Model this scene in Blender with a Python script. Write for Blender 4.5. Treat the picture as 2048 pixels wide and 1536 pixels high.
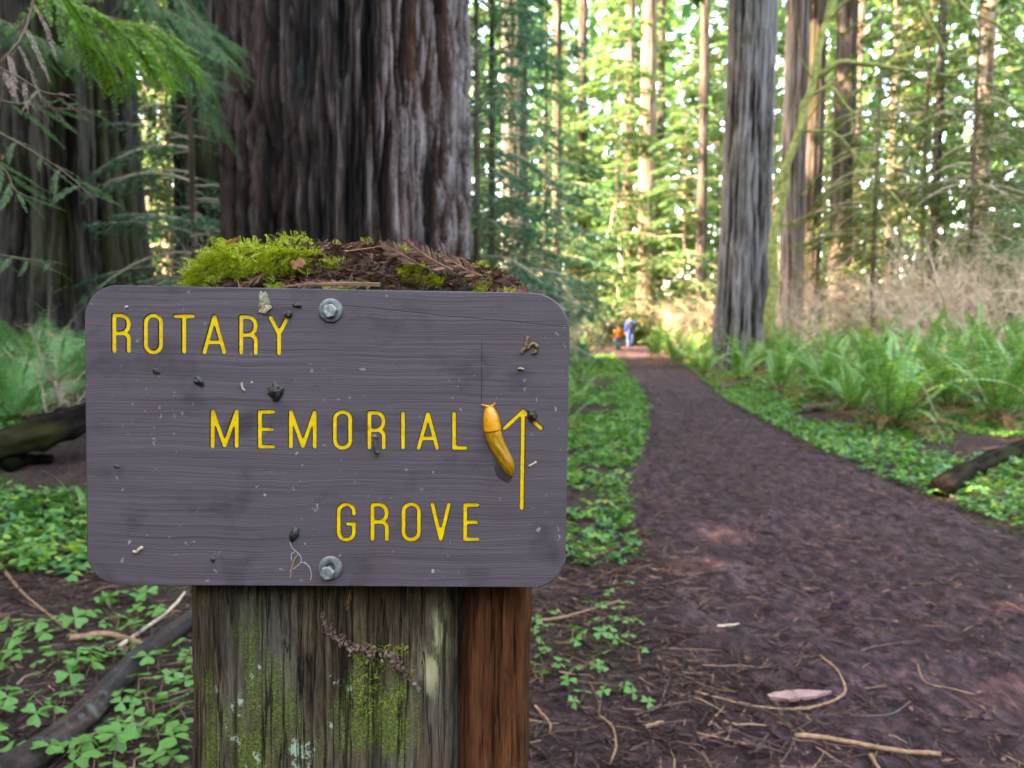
import bpy, bmesh, math, random
import numpy as np
from mathutils import Vector, Matrix
from mathutils.geometry import delaunay_2d_cdt
R = math.radians
sc = bpy.context.scene
for o in list(bpy.data.objects): bpy.data.objects.remove(o)
col = sc.collection

# ------------------------------------------------------------------ camera, sky, sun, exposure
CAMZ = 1.05; PITCH = R(4.2); FPX = 1479.1
cam = bpy.data.cameras.new('camera'); camo = bpy.data.objects.new('camera', cam); col.objects.link(camo)
cam.lens = 26; cam.sensor_width = 36; cam.sensor_fit = 'HORIZONTAL'; cam.clip_start = .02; cam.clip_end = 2000
camo.location = (0, 0, CAMZ); camo.rotation_euler = (math.pi/2 - PITCH, 0, 0)
cam.dof.use_dof = True; cam.dof.focus_distance = .765; cam.dof.aperture_fstop = 7.0
sc.camera = camo
SUN_AZ, SUN_EL = R(-105), R(42)                     # azimuth (negative: left of the view), elevation
w = bpy.data.worlds.new('World'); sc.world = w; w.use_nodes = True
sk = w.node_tree.nodes.new('ShaderNodeTexSky'); sk.sky_type = 'NISHITA'; sk.sun_disc = False
sk.sun_elevation = SUN_EL; sk.sun_rotation = SUN_AZ; sk.air_density = 1.0; sk.dust_density = 1.5; sk.ozone_density = 1.0
bg = w.node_tree.nodes['Background']; w.node_tree.links.new(sk.outputs[0], bg.inputs[0]); bg.inputs[1].default_value = .15
sl = bpy.data.lights.new('sun', 'SUN'); sl.energy = 2.6; sl.angle = R(.53); sl.color = (1, .93, .8)
so = bpy.data.objects.new('sun', sl); col.objects.link(so)
sd = Vector((math.sin(SUN_AZ)*math.cos(SUN_EL), math.cos(SUN_AZ)*math.cos(SUN_EL), math.sin(SUN_EL)))
so.rotation_euler = sd.to_track_quat('Z', 'Y').to_euler()
vs = sc.view_settings; vs.view_transform = 'Standard'; vs.look = 'None'; vs.gamma = 1; vs.use_curve_mapping = False
vs.exposure = 4.55
vs.use_white_balance = True; vs.white_balance_temperature = 9300; vs.white_balance_tint = 14
cy = sc.cycles
cy.max_bounces = 4; cy.diffuse_bounces = 3; cy.glossy_bounces = 2; cy.transmission_bounces = 3; cy.transparent_max_bounces = 8
cy.caustics_reflective = False; cy.caustics_refractive = False; cy.sample_clamp_indirect = 4
cy.use_denoising = True; cy.use_adaptive_sampling = True; cy.adaptive_threshold = .02

# ------------------------------------------------------------------ helpers
rng = np.random.default_rng(11)
def hash3(ix, iy, iz):
    h = (ix*374761393 + iy*668265263 + iz*2147483647 + 1274126177) & 0xffffffff
    h = ((h ^ (h >> 13))*1274126177) & 0xffffffff
    h = ((h ^ (h >> 16))*2246822519) & 0xffffffff
    return ((h ^ (h >> 15)) & 0xffff)/65535.0
def vn(x, y, z=0.0):                                # value noise, 0..1, numpy arrays
    x, y, z = np.broadcast_arrays(np.asarray(x, float), np.asarray(y, float), np.asarray(z, float))
    ix, iy, iz = np.floor(x).astype(np.int64), np.floor(y).astype(np.int64), np.floor(z).astype(np.int64)
    fx, fy, fz = x-ix, y-iy, z-iz
    fx, fy, fz = [f*f*f*(f*(f*6-15)+10) for f in (fx, fy, fz)]
    r = 0
    for dx in (0, 1):
        for dy in (0, 1):
            for dz in (0, 1):
                r = r + hash3(ix+dx, iy+dy, iz+dz)*(fx if dx else 1-fx)*(fy if dy else 1-fy)*(fz if dz else 1-fz)
    return r
def fbm(x, y, z=0.0, o=4):
    r, a, n = 0, .5, 0
    for i in range(o):
        f = 2.03**i; r = r + a*vn(x*f+i*17.3, y*f+i*5.1, z*f+i*9.7); n += a; a *= .5
    return r/n
def sstep(a, b, x):
    t = np.clip((x-a)/(b-a), 0, 1); return t*t*(3-2*t)

def mkmesh(name, V, F, mats=(), smooth=False, mi=None, attr=None):
    """V (n,3); F an array (m,k) or a list of such arrays"""
    Fs = F if isinstance(F, list) else [F]
    Fs = [np.asarray(f, np.int32) for f in Fs if len(f)]
    V = np.asarray(V, np.float32)
    me = bpy.data.meshes.new(name)
    me.vertices.add(len(V)); me.vertices.foreach_set('co', V.ravel())
    tot = np.concatenate([np.full(len(f), f.shape[1], np.int32) for f in Fs])
    idx = np.concatenate([f.ravel() for f in Fs])
    me.loops.add(len(idx)); me.loops.foreach_set('vertex_index', idx)
    me.polygons.add(len(tot)); st = np.zeros(len(tot), np.int32); st[1:] = np.cumsum(tot)[:-1]
    me.polygons.foreach_set('loop_start', st); me.polygons.foreach_set('loop_total', tot)
    if mi is not None: me.polygons.foreach_set('material_index', np.asarray(mi, np.int32))
    me.polygons.foreach_set('use_smooth', np.full(len(tot), bool(smooth)))
    for m in (mats if isinstance(mats, (list, tuple)) else [mats]): me.materials.append(m)
    if attr:
        for k, v in attr.items():
            a = me.attributes.new(k, 'FLOAT', 'POINT'); a.data.foreach_set('value', np.asarray(v, np.float32))
    me.update(calc_edges=True); me.validate()
    return me
def obj(name, me, parent=None, loc=None, rot=None, scale=None):
    o = bpy.data.objects.new(name, me); col.objects.link(o)
    if parent: o.parent = parent
    if loc is not None: o.location = loc
    if rot is not None: o.rotation_euler = rot
    if scale is not None: o.scale = (scale,)*3 if np.isscalar(scale) else scale
    return o
def tag(o, label, cat, group=None):
    o['label'] = label; o['category'] = cat
    if group: o['group'] = group
    return o
def empty(name, loc=(0, 0, 0), rot=None):
    o = bpy.data.objects.new(name, None); col.objects.link(o); o.location = loc
    o.empty_display_size = .1
    if rot is not None: o.rotation_euler = rot
    return o
class MB:                                            # mesh builder
    def __init__(s): s.V = []; s.T = []; s.Q = []; s.tm = []; s.qm = []; s.n = 0
    def add(s, V, F, m=0):
        V = np.asarray(V, float); F = np.asarray(F)
        if F.shape[1] == 3: s.T.append(F+s.n); s.tm.append(np.full(len(F), m))
        else: s.Q.append(F+s.n); s.qm.append(np.full(len(F), m))
        s.V.append(V); s.n += len(V)
    def tube(s, P, r, n=5, m=0, cap=True):
        P = np.asarray(P, float); k = len(P); r = np.broadcast_to(np.asarray(r, float), (k,))
        T = np.gradient(P, axis=0); T /= np.linalg.norm(T, axis=1)[:, None]+1e-12
        ref = np.array([0, 0, 1.]) if abs(T[:, 2]).mean() < .8 else np.array([1., 0, 0])
        A = np.cross(T, ref); A /= np.linalg.norm(A, axis=1)[:, None]+1e-12; B = np.cross(T, A)
        th = np.arange(n)*2*math.pi/n
        V = (P[:, None]+r[:, None, None]*(np.cos(th)[None, :, None]*A[:, None]+np.sin(th)[None, :, None]*B[:, None])).reshape(-1, 3)
        i = np.arange(k-1)[:, None]*n; j = np.arange(n)[None]; j2 = (j+1) % n
        F = np.stack([i+j, i+j2, i+n+j2, i+n+j], -1).reshape(-1, 4)
        if cap:
            V = np.concatenate([V, P[:1], P[-1:]]); c0 = k*n; c1 = c0+1
            jj = np.arange(n)
            C = np.concatenate([np.stack([(jj+1) % n, jj, np.full(n, c0)], 1), np.stack([(k-1)*n+jj, (k-1)*n+(jj+1) % n, np.full(n, c1)], 1)])
            b = s.n; s.add(V, F, m); s.T.append(C+b); s.tm.append(np.full(len(C), m))
        else: s.add(V, F, m)
    def rhombs(s, P, A, B, m=0):                      # leaf-like quads: centre, half length vector, half width vector
        n = len(P); V = np.stack([P-A, P+B-A*.1, P+A, P-B-A*.1], 1).reshape(-1, 3)
        s.add(V, np.arange(4*n).reshape(-1, 4), m)
    def mesh(s, name, mats, smooth=False):
        F = []; mi = []
        if s.T: F.append(np.concatenate(s.T)); mi.append(np.concatenate(s.tm))
        if s.Q: F.append(np.concatenate(s.Q)); mi.append(np.concatenate(s.qm))
        return mkmesh(name, np.concatenate(s.V), F, mats, smooth, np.concatenate(mi))
def unit(v): return v/(np.linalg.norm(v, axis=-1, keepdims=True)+1e-12)
def spline(P, n):
    P = np.asarray(P, float); k = len(P); t = np.linspace(0, k-1, n); i = np.clip(t.astype(int), 0, k-2); f = (t-i)[:, None]
    Q = np.concatenate([[2*P[0]-P[1]], P, [2*P[-1]-P[-2]]])
    a, b, c, d = Q[i], Q[i+1], Q[i+2], Q[i+3]
    return .5*((2*b)+(c-a)*f+(2*a-5*b+4*c-d)*f*f+(3*b-a-3*c+d)*f**3)
ORD = ['first', 'second', 'third', 'fourth', 'fifth', 'sixth', 'seventh', 'eighth', 'ninth', 'tenth', 'eleventh', 'twelfth', 'thirteenth',
       'fourteenth', 'fifteenth', 'sixteenth', 'seventeenth', 'eighteenth', 'nineteenth', 'twentieth', 'twenty-first', 'twenty-second',
       'twenty-third', 'twenty-fourth', 'twenty-fifth', 'twenty-sixth', 'twenty-seventh', 'twenty-eighth', 'twenty-ninth', 'thirtieth',
       'thirty-first', 'thirty-second', 'thirty-third', 'thirty-fourth', 'thirty-fifth', 'thirty-sixth']

# view ray helpers (used to measure the layout off the photograph; everything is then placed at a real distance)
CF = np.array([0, math.cos(PITCH), -math.sin(PITCH)]); CU = np.array([0, math.sin(PITCH), math.cos(PITCH)])
def ray(px, py): return np.array([1., 0, 0])*(px-1024)/FPX + CU*(768-py)/FPX + CF
def atY(px, py, Y):
    d = ray(px, py); return np.array([0, 0, CAMZ]) + d*(Y/d[1])
def atZ(px, py, z=0.0):
    d = ray(px, py); return np.array([0, 0, CAMZ]) + d*((z-CAMZ)/d[2])

# ------------------------------------------------------------------ materials
class Mat:
    def __init__(s, name):
        s.m = bpy.data.materials.new(name); s.m.use_nodes = True; s.nt = s.m.node_tree
        s.b = s.nt.nodes['Principled BSDF']; s.out = s.nt.nodes['Material Output']
    def n(s, typ, ins=None, out=0, **pr):
        nd = s.nt.nodes.new('ShaderNode'+typ)
        for k, v in pr.items(): setattr(nd, k, v)
        for k, v in (ins or {}).items(): s.set(nd.inputs[k], v)
        return nd.outputs[out]
    def set(s, sock, v):
        if isinstance(v, bpy.types.NodeSocket): s.nt.links.new(v, sock)
        else: sock.default_value = (v if not (isinstance(v, tuple) and len(v) == 3 and sock.type == 'RGBA') else (*v, 1))
    def P(s, **k):
        for a, v in k.items(): s.set(s.b.inputs[a.replace('_', ' ')], v)
    def ramp(s, f, stops, interp='LINEAR'):
        nd = s.nt.nodes.new('ShaderNodeValToRGB'); s.set(nd.inputs[0], f); cr = nd.color_ramp; cr.interpolation = interp
        while len(cr.elements) < len(stops): cr.elements.new(.5)
        for e, (p, c) in zip(cr.elements, stops):
            e.position = p; e.color = (c, c, c, 1) if np.isscalar(c) else (*c, 1)
        return nd.outputs[0]
    def mix(s, f, a, b, mode='MIX'):
        nd = s.nt.nodes.new('ShaderNodeMix'); nd.data_type = 'RGBA'; nd.blend_type = mode
        s.set(nd.inputs[0], f); s.set(nd.inputs[6], a); s.set(nd.inputs[7], b); return nd.outputs[2]
    def math(s, op, a, b=0.0, c=0.0, clamp=False):
        nd = s.nt.nodes.new('ShaderNodeMath'); nd.operation = op; nd.use_clamp = clamp
        s.set(nd.inputs[0], a); s.set(nd.inputs[1], b); s.set(nd.inputs[2], c); return nd.outputs[0]
    def obj(s): return s.n('TexCoord', out=3)
    def scale(s, v, sc_, loc=(0, 0, 0)): return s.n('Mapping', {'Vector': v, 'Scale': sc_, 'Location': loc})
    def noise(s, v, scale=5., detail=4., rough=.55, dist=0.): return s.n('TexNoise', {'Vector': v, 'Scale': scale, 'Detail': detail, 'Roughness': rough, 'Distortion': dist})
    def bump(s, h, strength=.5, dist=.01): return s.n('Bump', {'Height': h, 'Strength': strength, 'Distance': dist})
    def rand(s): return s.n('NewGeometry', out=8)
def leafmat(name, stops, trans=.45, rough=.45, spec=.4):
    M = Mat(name); c = M.ramp(M.rand(), stops)
    M.P(Base_Color=c, Roughness=rough); M.b.inputs['Specular IOR Level'].default_value = spec*.6
    hs = M.n('HueSaturation', {'Hue': .49, 'Saturation': 1.15, 'Value': 1.5, 'Color': c})
    t = M.n('BsdfTranslucent', {'Color': hs})
    mx = M.n('MixShader', {0: trans, 1: M.b.outputs[0], 2: t}); M.nt.links.new(mx, M.out.inputs[0]); return M.m
def plain(name, c, rough=.7, spec=.3, var=.35, sc_=30., bump=.3, bd=.004):
    M = Mat(name); n = M.noise(M.obj(), sc_, 5)
    f = M.ramp(n, [(.3, 1-var), (.7, 1+var)]) if False else n
    a = tuple(x*(1-var) for x in c); b = tuple(min(1, x*(1+var)) for x in c)
    M.P(Base_Color=M.ramp(f, [(.3, a), (.7, b)]), Roughness=rough); M.b.inputs['Specular IOR Level'].default_value = spec
    if bump: M.P(Normal=M.bump(n, bump, bd))
    return M.m

# leaves
L_RED = leafmat('redwood_needles', [(0, (.03, .075, .03)), (.5, (.045, .11, .04)), (1, (.075, .14, .04))], .42)
L_NEAR = leafmat('near_redwood_needles', [(0, (.05, .13, .06)), (.5, (.07, .18, .08)), (1, (.11, .22, .07))], .45)
L_OLIVE = leafmat('olive_needles', [(0, (.06, .095, .035)), (.5, (.09, .13, .045)), (1, (.12, .15, .05))], .45)
L_FAR = leafmat('sunny_needles', [(0, (.05, .13, .06)), (.5, (.085, .17, .07)), (1, (.15, .2, .07))], .5)
L_TEAL = leafmat('young_redwood_needles', [(0, (.05, .13, .09)), (.5, (.07, .17, .10)), (1, (.10, .2, .09))], .45)
L_FERN = leafmat('fern_green', [(0, (.09, .25, .07)), (.5, (.15, .34, .09)), (1, (.28, .42, .09))], .25, .35, .5)
L_LADY = leafmat('soft_fern_green', [(0, (.12, .34, .13)), (.5, (.18, .42, .16)), (1, (.28, .46, .14))], .35, .5)
L_DEADFERN = leafmat('dead_fern', [(0, (.14, .065, .03)), (.5, (.2, .1, .05)), (1, (.27, .16, .08))], .2, .8, .1)
L_SOR = leafmat('sorrel_leaf', [(0, (.03, .11, .045)), (.45, (.08, .23, .06)), (.85, (.17, .34, .07)), (1, (.34, .42, .07))], .35, .42, .5)
L_MOSS = leafmat('moss', [(0, (.16, .2, .02)), (.5, (.33, .4, .045)), (1, (.5, .53, .11))], .35, .7, .2)
L_DEAD = leafmat('dead_needles', [(0, (.05, .02, .013)), (.5, (.11, .05, .032)), (1, (.2, .105, .07))], .1, .7, .25)
L_PALEDEAD = leafmat('bleached_needles', [(0, (.2, .13, .1)), (.5, (.29, .2, .16)), (1, (.36, .27, .22))], .2, .7, .25)
L_ORANGE = leafmat('orange_needles', [(0, (.3, .1, .02)), (1, (.45, .2, .05))], .2, .6, .3)
L_YEL = leafmat('yellow_bush_leaf', [(0, (.22, .24, .03)), (.5, (.3, .28, .04)), (1, (.34, .22, .06))], .5)
M_TWIG = plain('bare_twig', (.52, .38, .27), .8, .2, .35, 20, 0)
M_BTWIG = plain('bough_twig', (.12, .08, .055), .8, .2, .35, 20, 0)
M_DRYTWIG = plain('dry_tan_twig', (.25, .135, .075), .7, .3, .4, 60, 0)
M_DARKTWIG = plain('dark_wet_twig', (.06, .04, .035), .55, .4, .5, 60, 0)
M_MOSSTWIG = plain('mossy_branch', (.24, .25, .08), .9, .1, .5, 8, .6, .02)
M_STEM = plain('fern_stem', (.12, .12, .04), .6, .3, .3, 30, 0)
M_SSTEM = plain('sorrel_stem', (.25, .12, .1), .6, .3, .3, 30, 0)

def barkmat(name, furrow, mid, ridge, rough=.7, moss=.0, lich=.3, red=.3, spec=.08, pos=(.15, .5, .85), side=0., fs=1.):
    M = Mat(name); v = M.obj()
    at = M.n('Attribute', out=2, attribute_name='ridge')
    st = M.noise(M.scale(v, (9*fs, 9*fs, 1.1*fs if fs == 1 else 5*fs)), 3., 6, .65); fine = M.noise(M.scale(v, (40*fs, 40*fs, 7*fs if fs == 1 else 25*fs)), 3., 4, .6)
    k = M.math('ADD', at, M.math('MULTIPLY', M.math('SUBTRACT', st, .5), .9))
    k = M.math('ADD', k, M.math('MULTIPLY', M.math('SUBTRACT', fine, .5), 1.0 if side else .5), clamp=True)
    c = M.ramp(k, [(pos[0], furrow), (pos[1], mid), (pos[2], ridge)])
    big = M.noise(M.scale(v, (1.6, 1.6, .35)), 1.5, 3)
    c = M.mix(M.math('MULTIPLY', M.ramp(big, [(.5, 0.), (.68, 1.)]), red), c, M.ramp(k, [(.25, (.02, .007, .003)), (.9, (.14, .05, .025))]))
    if side:                                           # darker, browner colour toward the left flank
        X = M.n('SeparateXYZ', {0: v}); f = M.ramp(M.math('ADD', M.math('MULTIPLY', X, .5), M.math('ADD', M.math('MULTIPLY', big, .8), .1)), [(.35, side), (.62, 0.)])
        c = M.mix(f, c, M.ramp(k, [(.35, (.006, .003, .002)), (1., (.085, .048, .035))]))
    ln = M.noise(M.scale(v, (3*fs, 3*fs, .8*fs if fs == 1 else 2*fs)), 2.6, 5, .7)
    c = M.mix(M.math('MULTIPLY', M.ramp(ln, [(.56, 0.), (.68, 1.)]), lich), c, (.27, .31, .27))
    if moss: c = M.mix(M.math('MULTIPLY', M.ramp(M.noise(M.scale(v, (1, 1, .3)), 1.3, 4, .6), [(.48, 0.), (.62, 1.)]), moss), c, (.09, .10, .02))
    M.P(Base_Color=c, Roughness=rough, Normal=M.bump(M.math('ADD', st, M.math('MULTIPLY', fine, .6)), 1. if side else .8, .05/fs)); M.b.inputs['Specular IOR Level'].default_value = spec
    return M.m
B_GIANT = barkmat('wet_redwood_bark', (.004, .0015, .001), (.06, .022, .010), (.38, .30, .29), .42, .0, .3, .7, .2, (.38, .70, 1.), .85)  # bark tones with furrow shade and wet ridge highlights painted into the contrast
B_GREY = barkmat('grey_fluted_bark', (.008, .006, .004), (.04, .03, .023), (.125, .105, .09), .75, .4, .15, .15)
B_PALE = barkmat('pale_lilac_bark', (.025, .018, .014), (.13, .11, .098), (.28, .26, .265), .75, .15, .35, .25)
B_PINK = barkmat('pinkish_bark', (.05, .033, .028), (.15, .115, .10), (.25, .205, .195), .8, 0, .2, .1)
B_DARK = barkmat('dark_bark', (.025, .018, .016), (.055, .04, .036), (.11, .085, .08), .8, .25, .1, .2)
B_BROWN = barkmat('brown_bark', (.06, .035, .022), (.14, .09, .065), (.23, .18, .15), .8, .2, .2, .3)

# ground materials
def groundmat():
    M = Mat('forest_floor'); v = M.obj()
    a = M.noise(v, 1.2, 6, .65); b = M.noise(v, 30., 6, .7); c = M.noise(v, 160., 3, .6)
    k = M.ramp(b, [(.32, (.010, .006, .006)), (.5, (.055, .029, .03)), (.7, (.14, .077, .072))])
    k = M.mix(M.ramp(c, [(.55, 0.), (.75, .7)]), k, (.17, .10, .075))
    k = M.mix(M.math('MULTIPLY', M.ramp(a, [(.5, 0.), (.66, 1.)]), .6), k, (.06, .085, .02))
    M.P(Base_Color=k, Roughness=.85, Normal=M.bump(M.math('ADD', b, M.math('MULTIPLY', c, .4)), .9, .03)); M.b.inputs['Specular IOR Level'].default_value = .12; return M.m
def trailmat():
    M = Mat('damp_trail_soil'); v = M.obj()
    a = M.noise(v, 1.1, 5, .6); b = M.noise(M.scale(v, (1, .6, 1)), 22., 7, .72); c = M.noise(M.scale(v, (1, .35, 1)), 110., 4, .65); d = M.noise(v, 5., 4, .6)
    k = M.ramp(b, [(.34, (.009, .004, .0055)), (.5, (.06, .027, .033)), (.66, (.19, .096, .108))])
    k = M.mix(M.ramp(a, [(.35, .55), (.6, 0.)]), k, (.045, .028, .025))
    k = M.mix(M.ramp(d, [(.55, 0.), (.72, .5)]), k, (.15, .105, .1))
    k = M.mix(M.ramp(c, [(.6, 0.), (.75, .6)]), k, (.17, .10, .07))
    M.P(Base_Color=k, Roughness=M.ramp(d, [(.35, .5), (.65, .85)]), Normal=M.bump(M.math('ADD', b, M.math('MULTIPLY', c, .5)), 1., .04)); M.b.inputs['Specular IOR Level'].default_value = .15; return M.m
M_GROUND, M_TRAIL = groundmat(), trailmat()

# ------------------------------------------------------------------ ground and trail
PY = np.array([-30, .3, 2, 4.5, 6.5, 9, 11, 15.5, 19.4, 28, 39, 45, 52, 60, 80])
PL = np.array([.2, .3, .42, .68, 1.15, 1.65, 2.0, 2.5, 3.0, 3.9, 5.0, 4.6, 2.5, -1, -12])
PR = np.array([3.2, 2.9, 2.75, 2.6, 2.7, 2.95, 3.2, 4.0, 4.7, 6.0, 7.6, 8.2, 7.0, 4, -7])
def pl(y): return np.interp(y, PY, PL)
def pr(y): return np.interp(y, PY, PR)
def off(x, y):                                        # signed: <0 left of trail, >0 right of trail, 0 on it
    return np.where(x < pl(y), x-pl(y), np.where(x > pr(y), x-pr(y), 0))
def gz(x, y):
    x = np.asarray(x, float); y = np.asarray(y, float); o = off(x, y)
    z = .30*sstep(.8, 6, -o)+.18*sstep(.8, 6, o)
    z = z+.10*(fbm(x*.5, y*.5, 3.)-.5)*sstep(0, 2, abs(o))+.05*(fbm(x*2.3, y*2.3, 7.)-.5)*sstep(-.05, .4, abs(o))
    z = z+.02*(fbm(x*9, y*9, 1.)-.5)
    ins = np.minimum(x-pl(y), pr(y)-x)
    return z-.07*sstep(0, .25, ins)
n = 340; u = np.linspace(-1, 1, n); sx = 400*np.sinh(7*u)/math.sinh(7)
gx, gy = np.meshgrid(sx+.6, sx+3.0); 
ii = np.arange(n*n).reshape(n, n); gF = np.stack([ii[:-1, :-1], ii[:-1, 1:], ii[1:, 1:], ii[1:, :-1]], -1).reshape(-1, 4)
ground = obj('ground', mkmesh('ground', np.stack([gx, gy, gz(gx, gy)], -1).reshape(-1, 3), gF, M_GROUND, True)); ground['kind'] = 'structure'
na, nb = 110, 640
ty = .2+(62-.2)*(np.linspace(0, 1, nb)**2.2); ts = np.linspace(-.04, 1.04, na)
TY, TS = np.meshgrid(ty, ts, indexing='ij'); TX = pl(TY)+(pr(TY)-pl(TY))*TS
e = np.minimum(TS, 1-TS)*(pr(TY)-pl(TY))+.10*(fbm(TX*3, TY*3, 5.)-.5)+.12*(fbm(TX*.9, TY*.9, 15.)-.5)
TZ = -.075+.0022*TY+.075*sstep(-.05, .16, e)+.06*(fbm(TX*3.2, TY*2.4, 2.)-.5)+.05*(fbm(TX*11, TY*8, 4.)-.5)+.022*(fbm(TX*34, TY*26, 6., 3)-.5)
ii = np.arange(na*nb).reshape(nb, na); tF = np.stack([ii[:-1, :-1], ii[:-1, 1:], ii[1:, 1:], ii[1:, :-1]], -1).reshape(-1, 4)
trail = obj('trail', mkmesh('trail', np.stack([TX, TY, TZ], -1).reshape(-1, 3), tF, M_TRAIL, True)); trail['kind'] = 'structure'
def surf(x, y):                                       # height of what lies on top
    return np.where(off(x, y) == 0, .005+.0022*np.asarray(y), gz(x, y))

def atG(px, py):                                      # where a view ray meets the ground surface
    z = 0.
    for _ in range(12): p = atZ(px, py, z); z = .5*z+.5*float(surf(p[0], p[1]))
    return atZ(px, py, z)
# ------------------------------------------------------------------ trees
def trunk_mesh(name, rad, H, nth, zs, depth, freq, seed, mat, flare=.35, flh=1.2, taper=.55, lobes=.06):
    zs = np.asarray(zs, float); uu = (np.arange(nth)+.5)/nth*2-1; th = -math.pi/2+math.pi*np.sign(uu)*abs(uu)**1.5   # columns denser toward the trail
    T, Z = np.meshgrid(th, zs)
    r = rad*(1-taper*Z/H)*(1+flare*np.exp(-Z/flh))
    cx, cyy = np.cos(T), np.sin(T)
    wz = (fbm(cx*1.5+seed, cyy*1.5, Z*.4, 3)-.5)*.32
    a = T+wz/max(rad, .3)*.35
    X, Y = np.cos(a)*rad*freq, np.sin(a)*rad*freq
    n1 = 1-abs(2*fbm(X+seed*3.1, Y, Z*freq*.05, 3)-1)*1.6
    n2 = 1-abs(2*fbm(X*2.7, Y*2.7+seed, Z*freq*.12, 3)-1)*1.3
    n3 = fbm(X*7, Y*7, Z*freq*.35+seed, 2)
    rid = .55*n1+.36*n2+.34*n3
    lo_, hi_ = np.percentile(rid, [3, 97]); rid = np.clip((rid-lo_)/(hi_-lo_), 0, 1)
    lob = (fbm(cx*1.3+seed*7, cyy*1.3, Z*.12, 2)-.5)*2*lobes*rad*(1+2.*np.exp(-Z/flh))
    r = r+(rid**.7-.6)*depth+lob
    V = np.stack([cx*r, cyy*r, Z], -1).reshape(-1, 3)
    m = len(zs); i = np.arange(m-1)[:, None]*nth; j = np.arange(nth)[None]; j2 = (j+1) % nth
    F = np.stack([i+j, i+j2, i+nth+j2, i+nth+j], -1).reshape(-1, 4)
    return mkmesh(name, V, F, mat, True, attr={'ridge': rid.ravel()})
def crown_mesh(name, seed, nbr, z0, z1, rad, nleaf, ll, lw, droop=.35, mat=None, r0=.1, shape=.7, wood=None):
    g = np.random.default_rng(seed); b = MB()
    z = z0+(z1-z0)*g.random(nbr)**1.1; az = g.random(nbr)*2*math.pi
    L = rad*np.clip(1-(z-z0)/(z1-z0), .05, 1)**shape*(.55+.6*g.random(nbr)); dr = droop*(.6+.8*g.random(nbr)); up = .05+.25*g.random(nbr)
    D = np.stack([np.cos(az), np.sin(az), 0*az], 1); S = np.stack([-np.sin(az), np.cos(az), 0*az], 1)
    for i in range(nbr):
        t = np.linspace(0, 1, 6); Pp = D[i]*(t*L[i])[:, None]; Pp[:, 2] = z[i]+L[i]*(up[i]*t-dr[i]*t*t)
        b.tube(Pp, np.linspace(.012*L[i]+.006, .004, 6), 3, 1, False)
    k = g.choice(nbr, nbr*nleaf, p=L/L.sum()); t = .12+.9*g.random(len(k))**.8
    wd = .30*L[k]*np.sin(np.clip(t, 0, 1)*2.6+.4); s = (g.random(len(k))*2-1)
    s = np.sign(s)*abs(s)**.8*wd
    # twigs: quantise t so that leaves line up along side twigs with gaps between
    tq = np.round(t*9)/9+g.normal(0, .012, len(k)); t = np.where(g.random(len(k)) < .8, tq, t)
    t = t+abs(s)/L[k]*.5
    P = D[k]*(t*L[k])[:, None]+S[k]*s[:, None]
    P[:, 2] = z[k]+L[k]*(up[k]*t-dr[k]*t*t)-abs(s)*(.15+.5*dr[k])+g.normal(0, .015, len(k))*L[k]
    A = unit(D[k]*.75+S[k]*np.sign(s)[:, None]*.7+np.array([0, 0, -.35])+g.normal(0, .25, (len(k), 3)))
    N = unit(np.array([0, 0, 1.])+g.normal(0, .45, (len(k), 3))); B = unit(np.cross(N, A))
    sz = (.7+.7*g.random(len(k)))[:, None]
    b.rhombs(P, A*ll*sz, B*lw*sz)
    return b.mesh(name, [mat, wood or M_TWIG])
def zl(lo, hi, n, H, m=8): return np.concatenate([np.linspace(lo, hi, n), np.linspace(hi, H, m+1)[1:]])

# canopy crowns, shared between the tall trees
CROWN = [crown_mesh('crown', 50+i, 120, 0, 26, 5.4, 100, .27, .11, .45, L_RED) for i in range(3)]
def tree(name, label, x, y, trunk, crown=None, cz=12, cs=1., rz=0., lean=(0, 0), group=None):
    t = empty(name, (x, y, float(gz(x, y))-.15)); t.rotation_euler = (lean[0], lean[1], rz)
    obj('trunk', trunk, t)
    if crown is not None: obj('crown', crown, t, (0, 0, cz), (0, 0, rz*3+x), cs)
    return tag(t, label, 'tree', group)
def pxx(px, Y): return (px-1024)*Y/FPX
# the giant right behind the sign
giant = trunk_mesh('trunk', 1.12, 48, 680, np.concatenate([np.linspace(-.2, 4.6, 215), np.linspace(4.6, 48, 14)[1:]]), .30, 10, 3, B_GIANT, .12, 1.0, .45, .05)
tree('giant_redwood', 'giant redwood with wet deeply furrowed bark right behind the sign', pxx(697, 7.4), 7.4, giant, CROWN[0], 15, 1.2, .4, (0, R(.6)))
tB = trunk_mesh('trunk', .93, 42, 320, zl(-.2, 8.5, 200, 42), .26, 6, 8, B_GREY, .5, 1.5, .45, .1)
tree('old_redwood', 'massive grey fluted redwood at the left edge behind the ferns', pxx(150, 11.6), 11.6, tB, CROWN[1], 15, 1.1, 1.0)
tC = trunk_mesh('trunk', .46, 36, 140, zl(-.2, 10, 110, 36), .09, 6, 12, B_GREY, .35, 1, .4, .08)
tree('redwood', 'dark mossy redwood half hidden behind the left side of the giant', pxx(412, 14.5), 14.5, tC, CROWN[2], 14, .8, 2)
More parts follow.
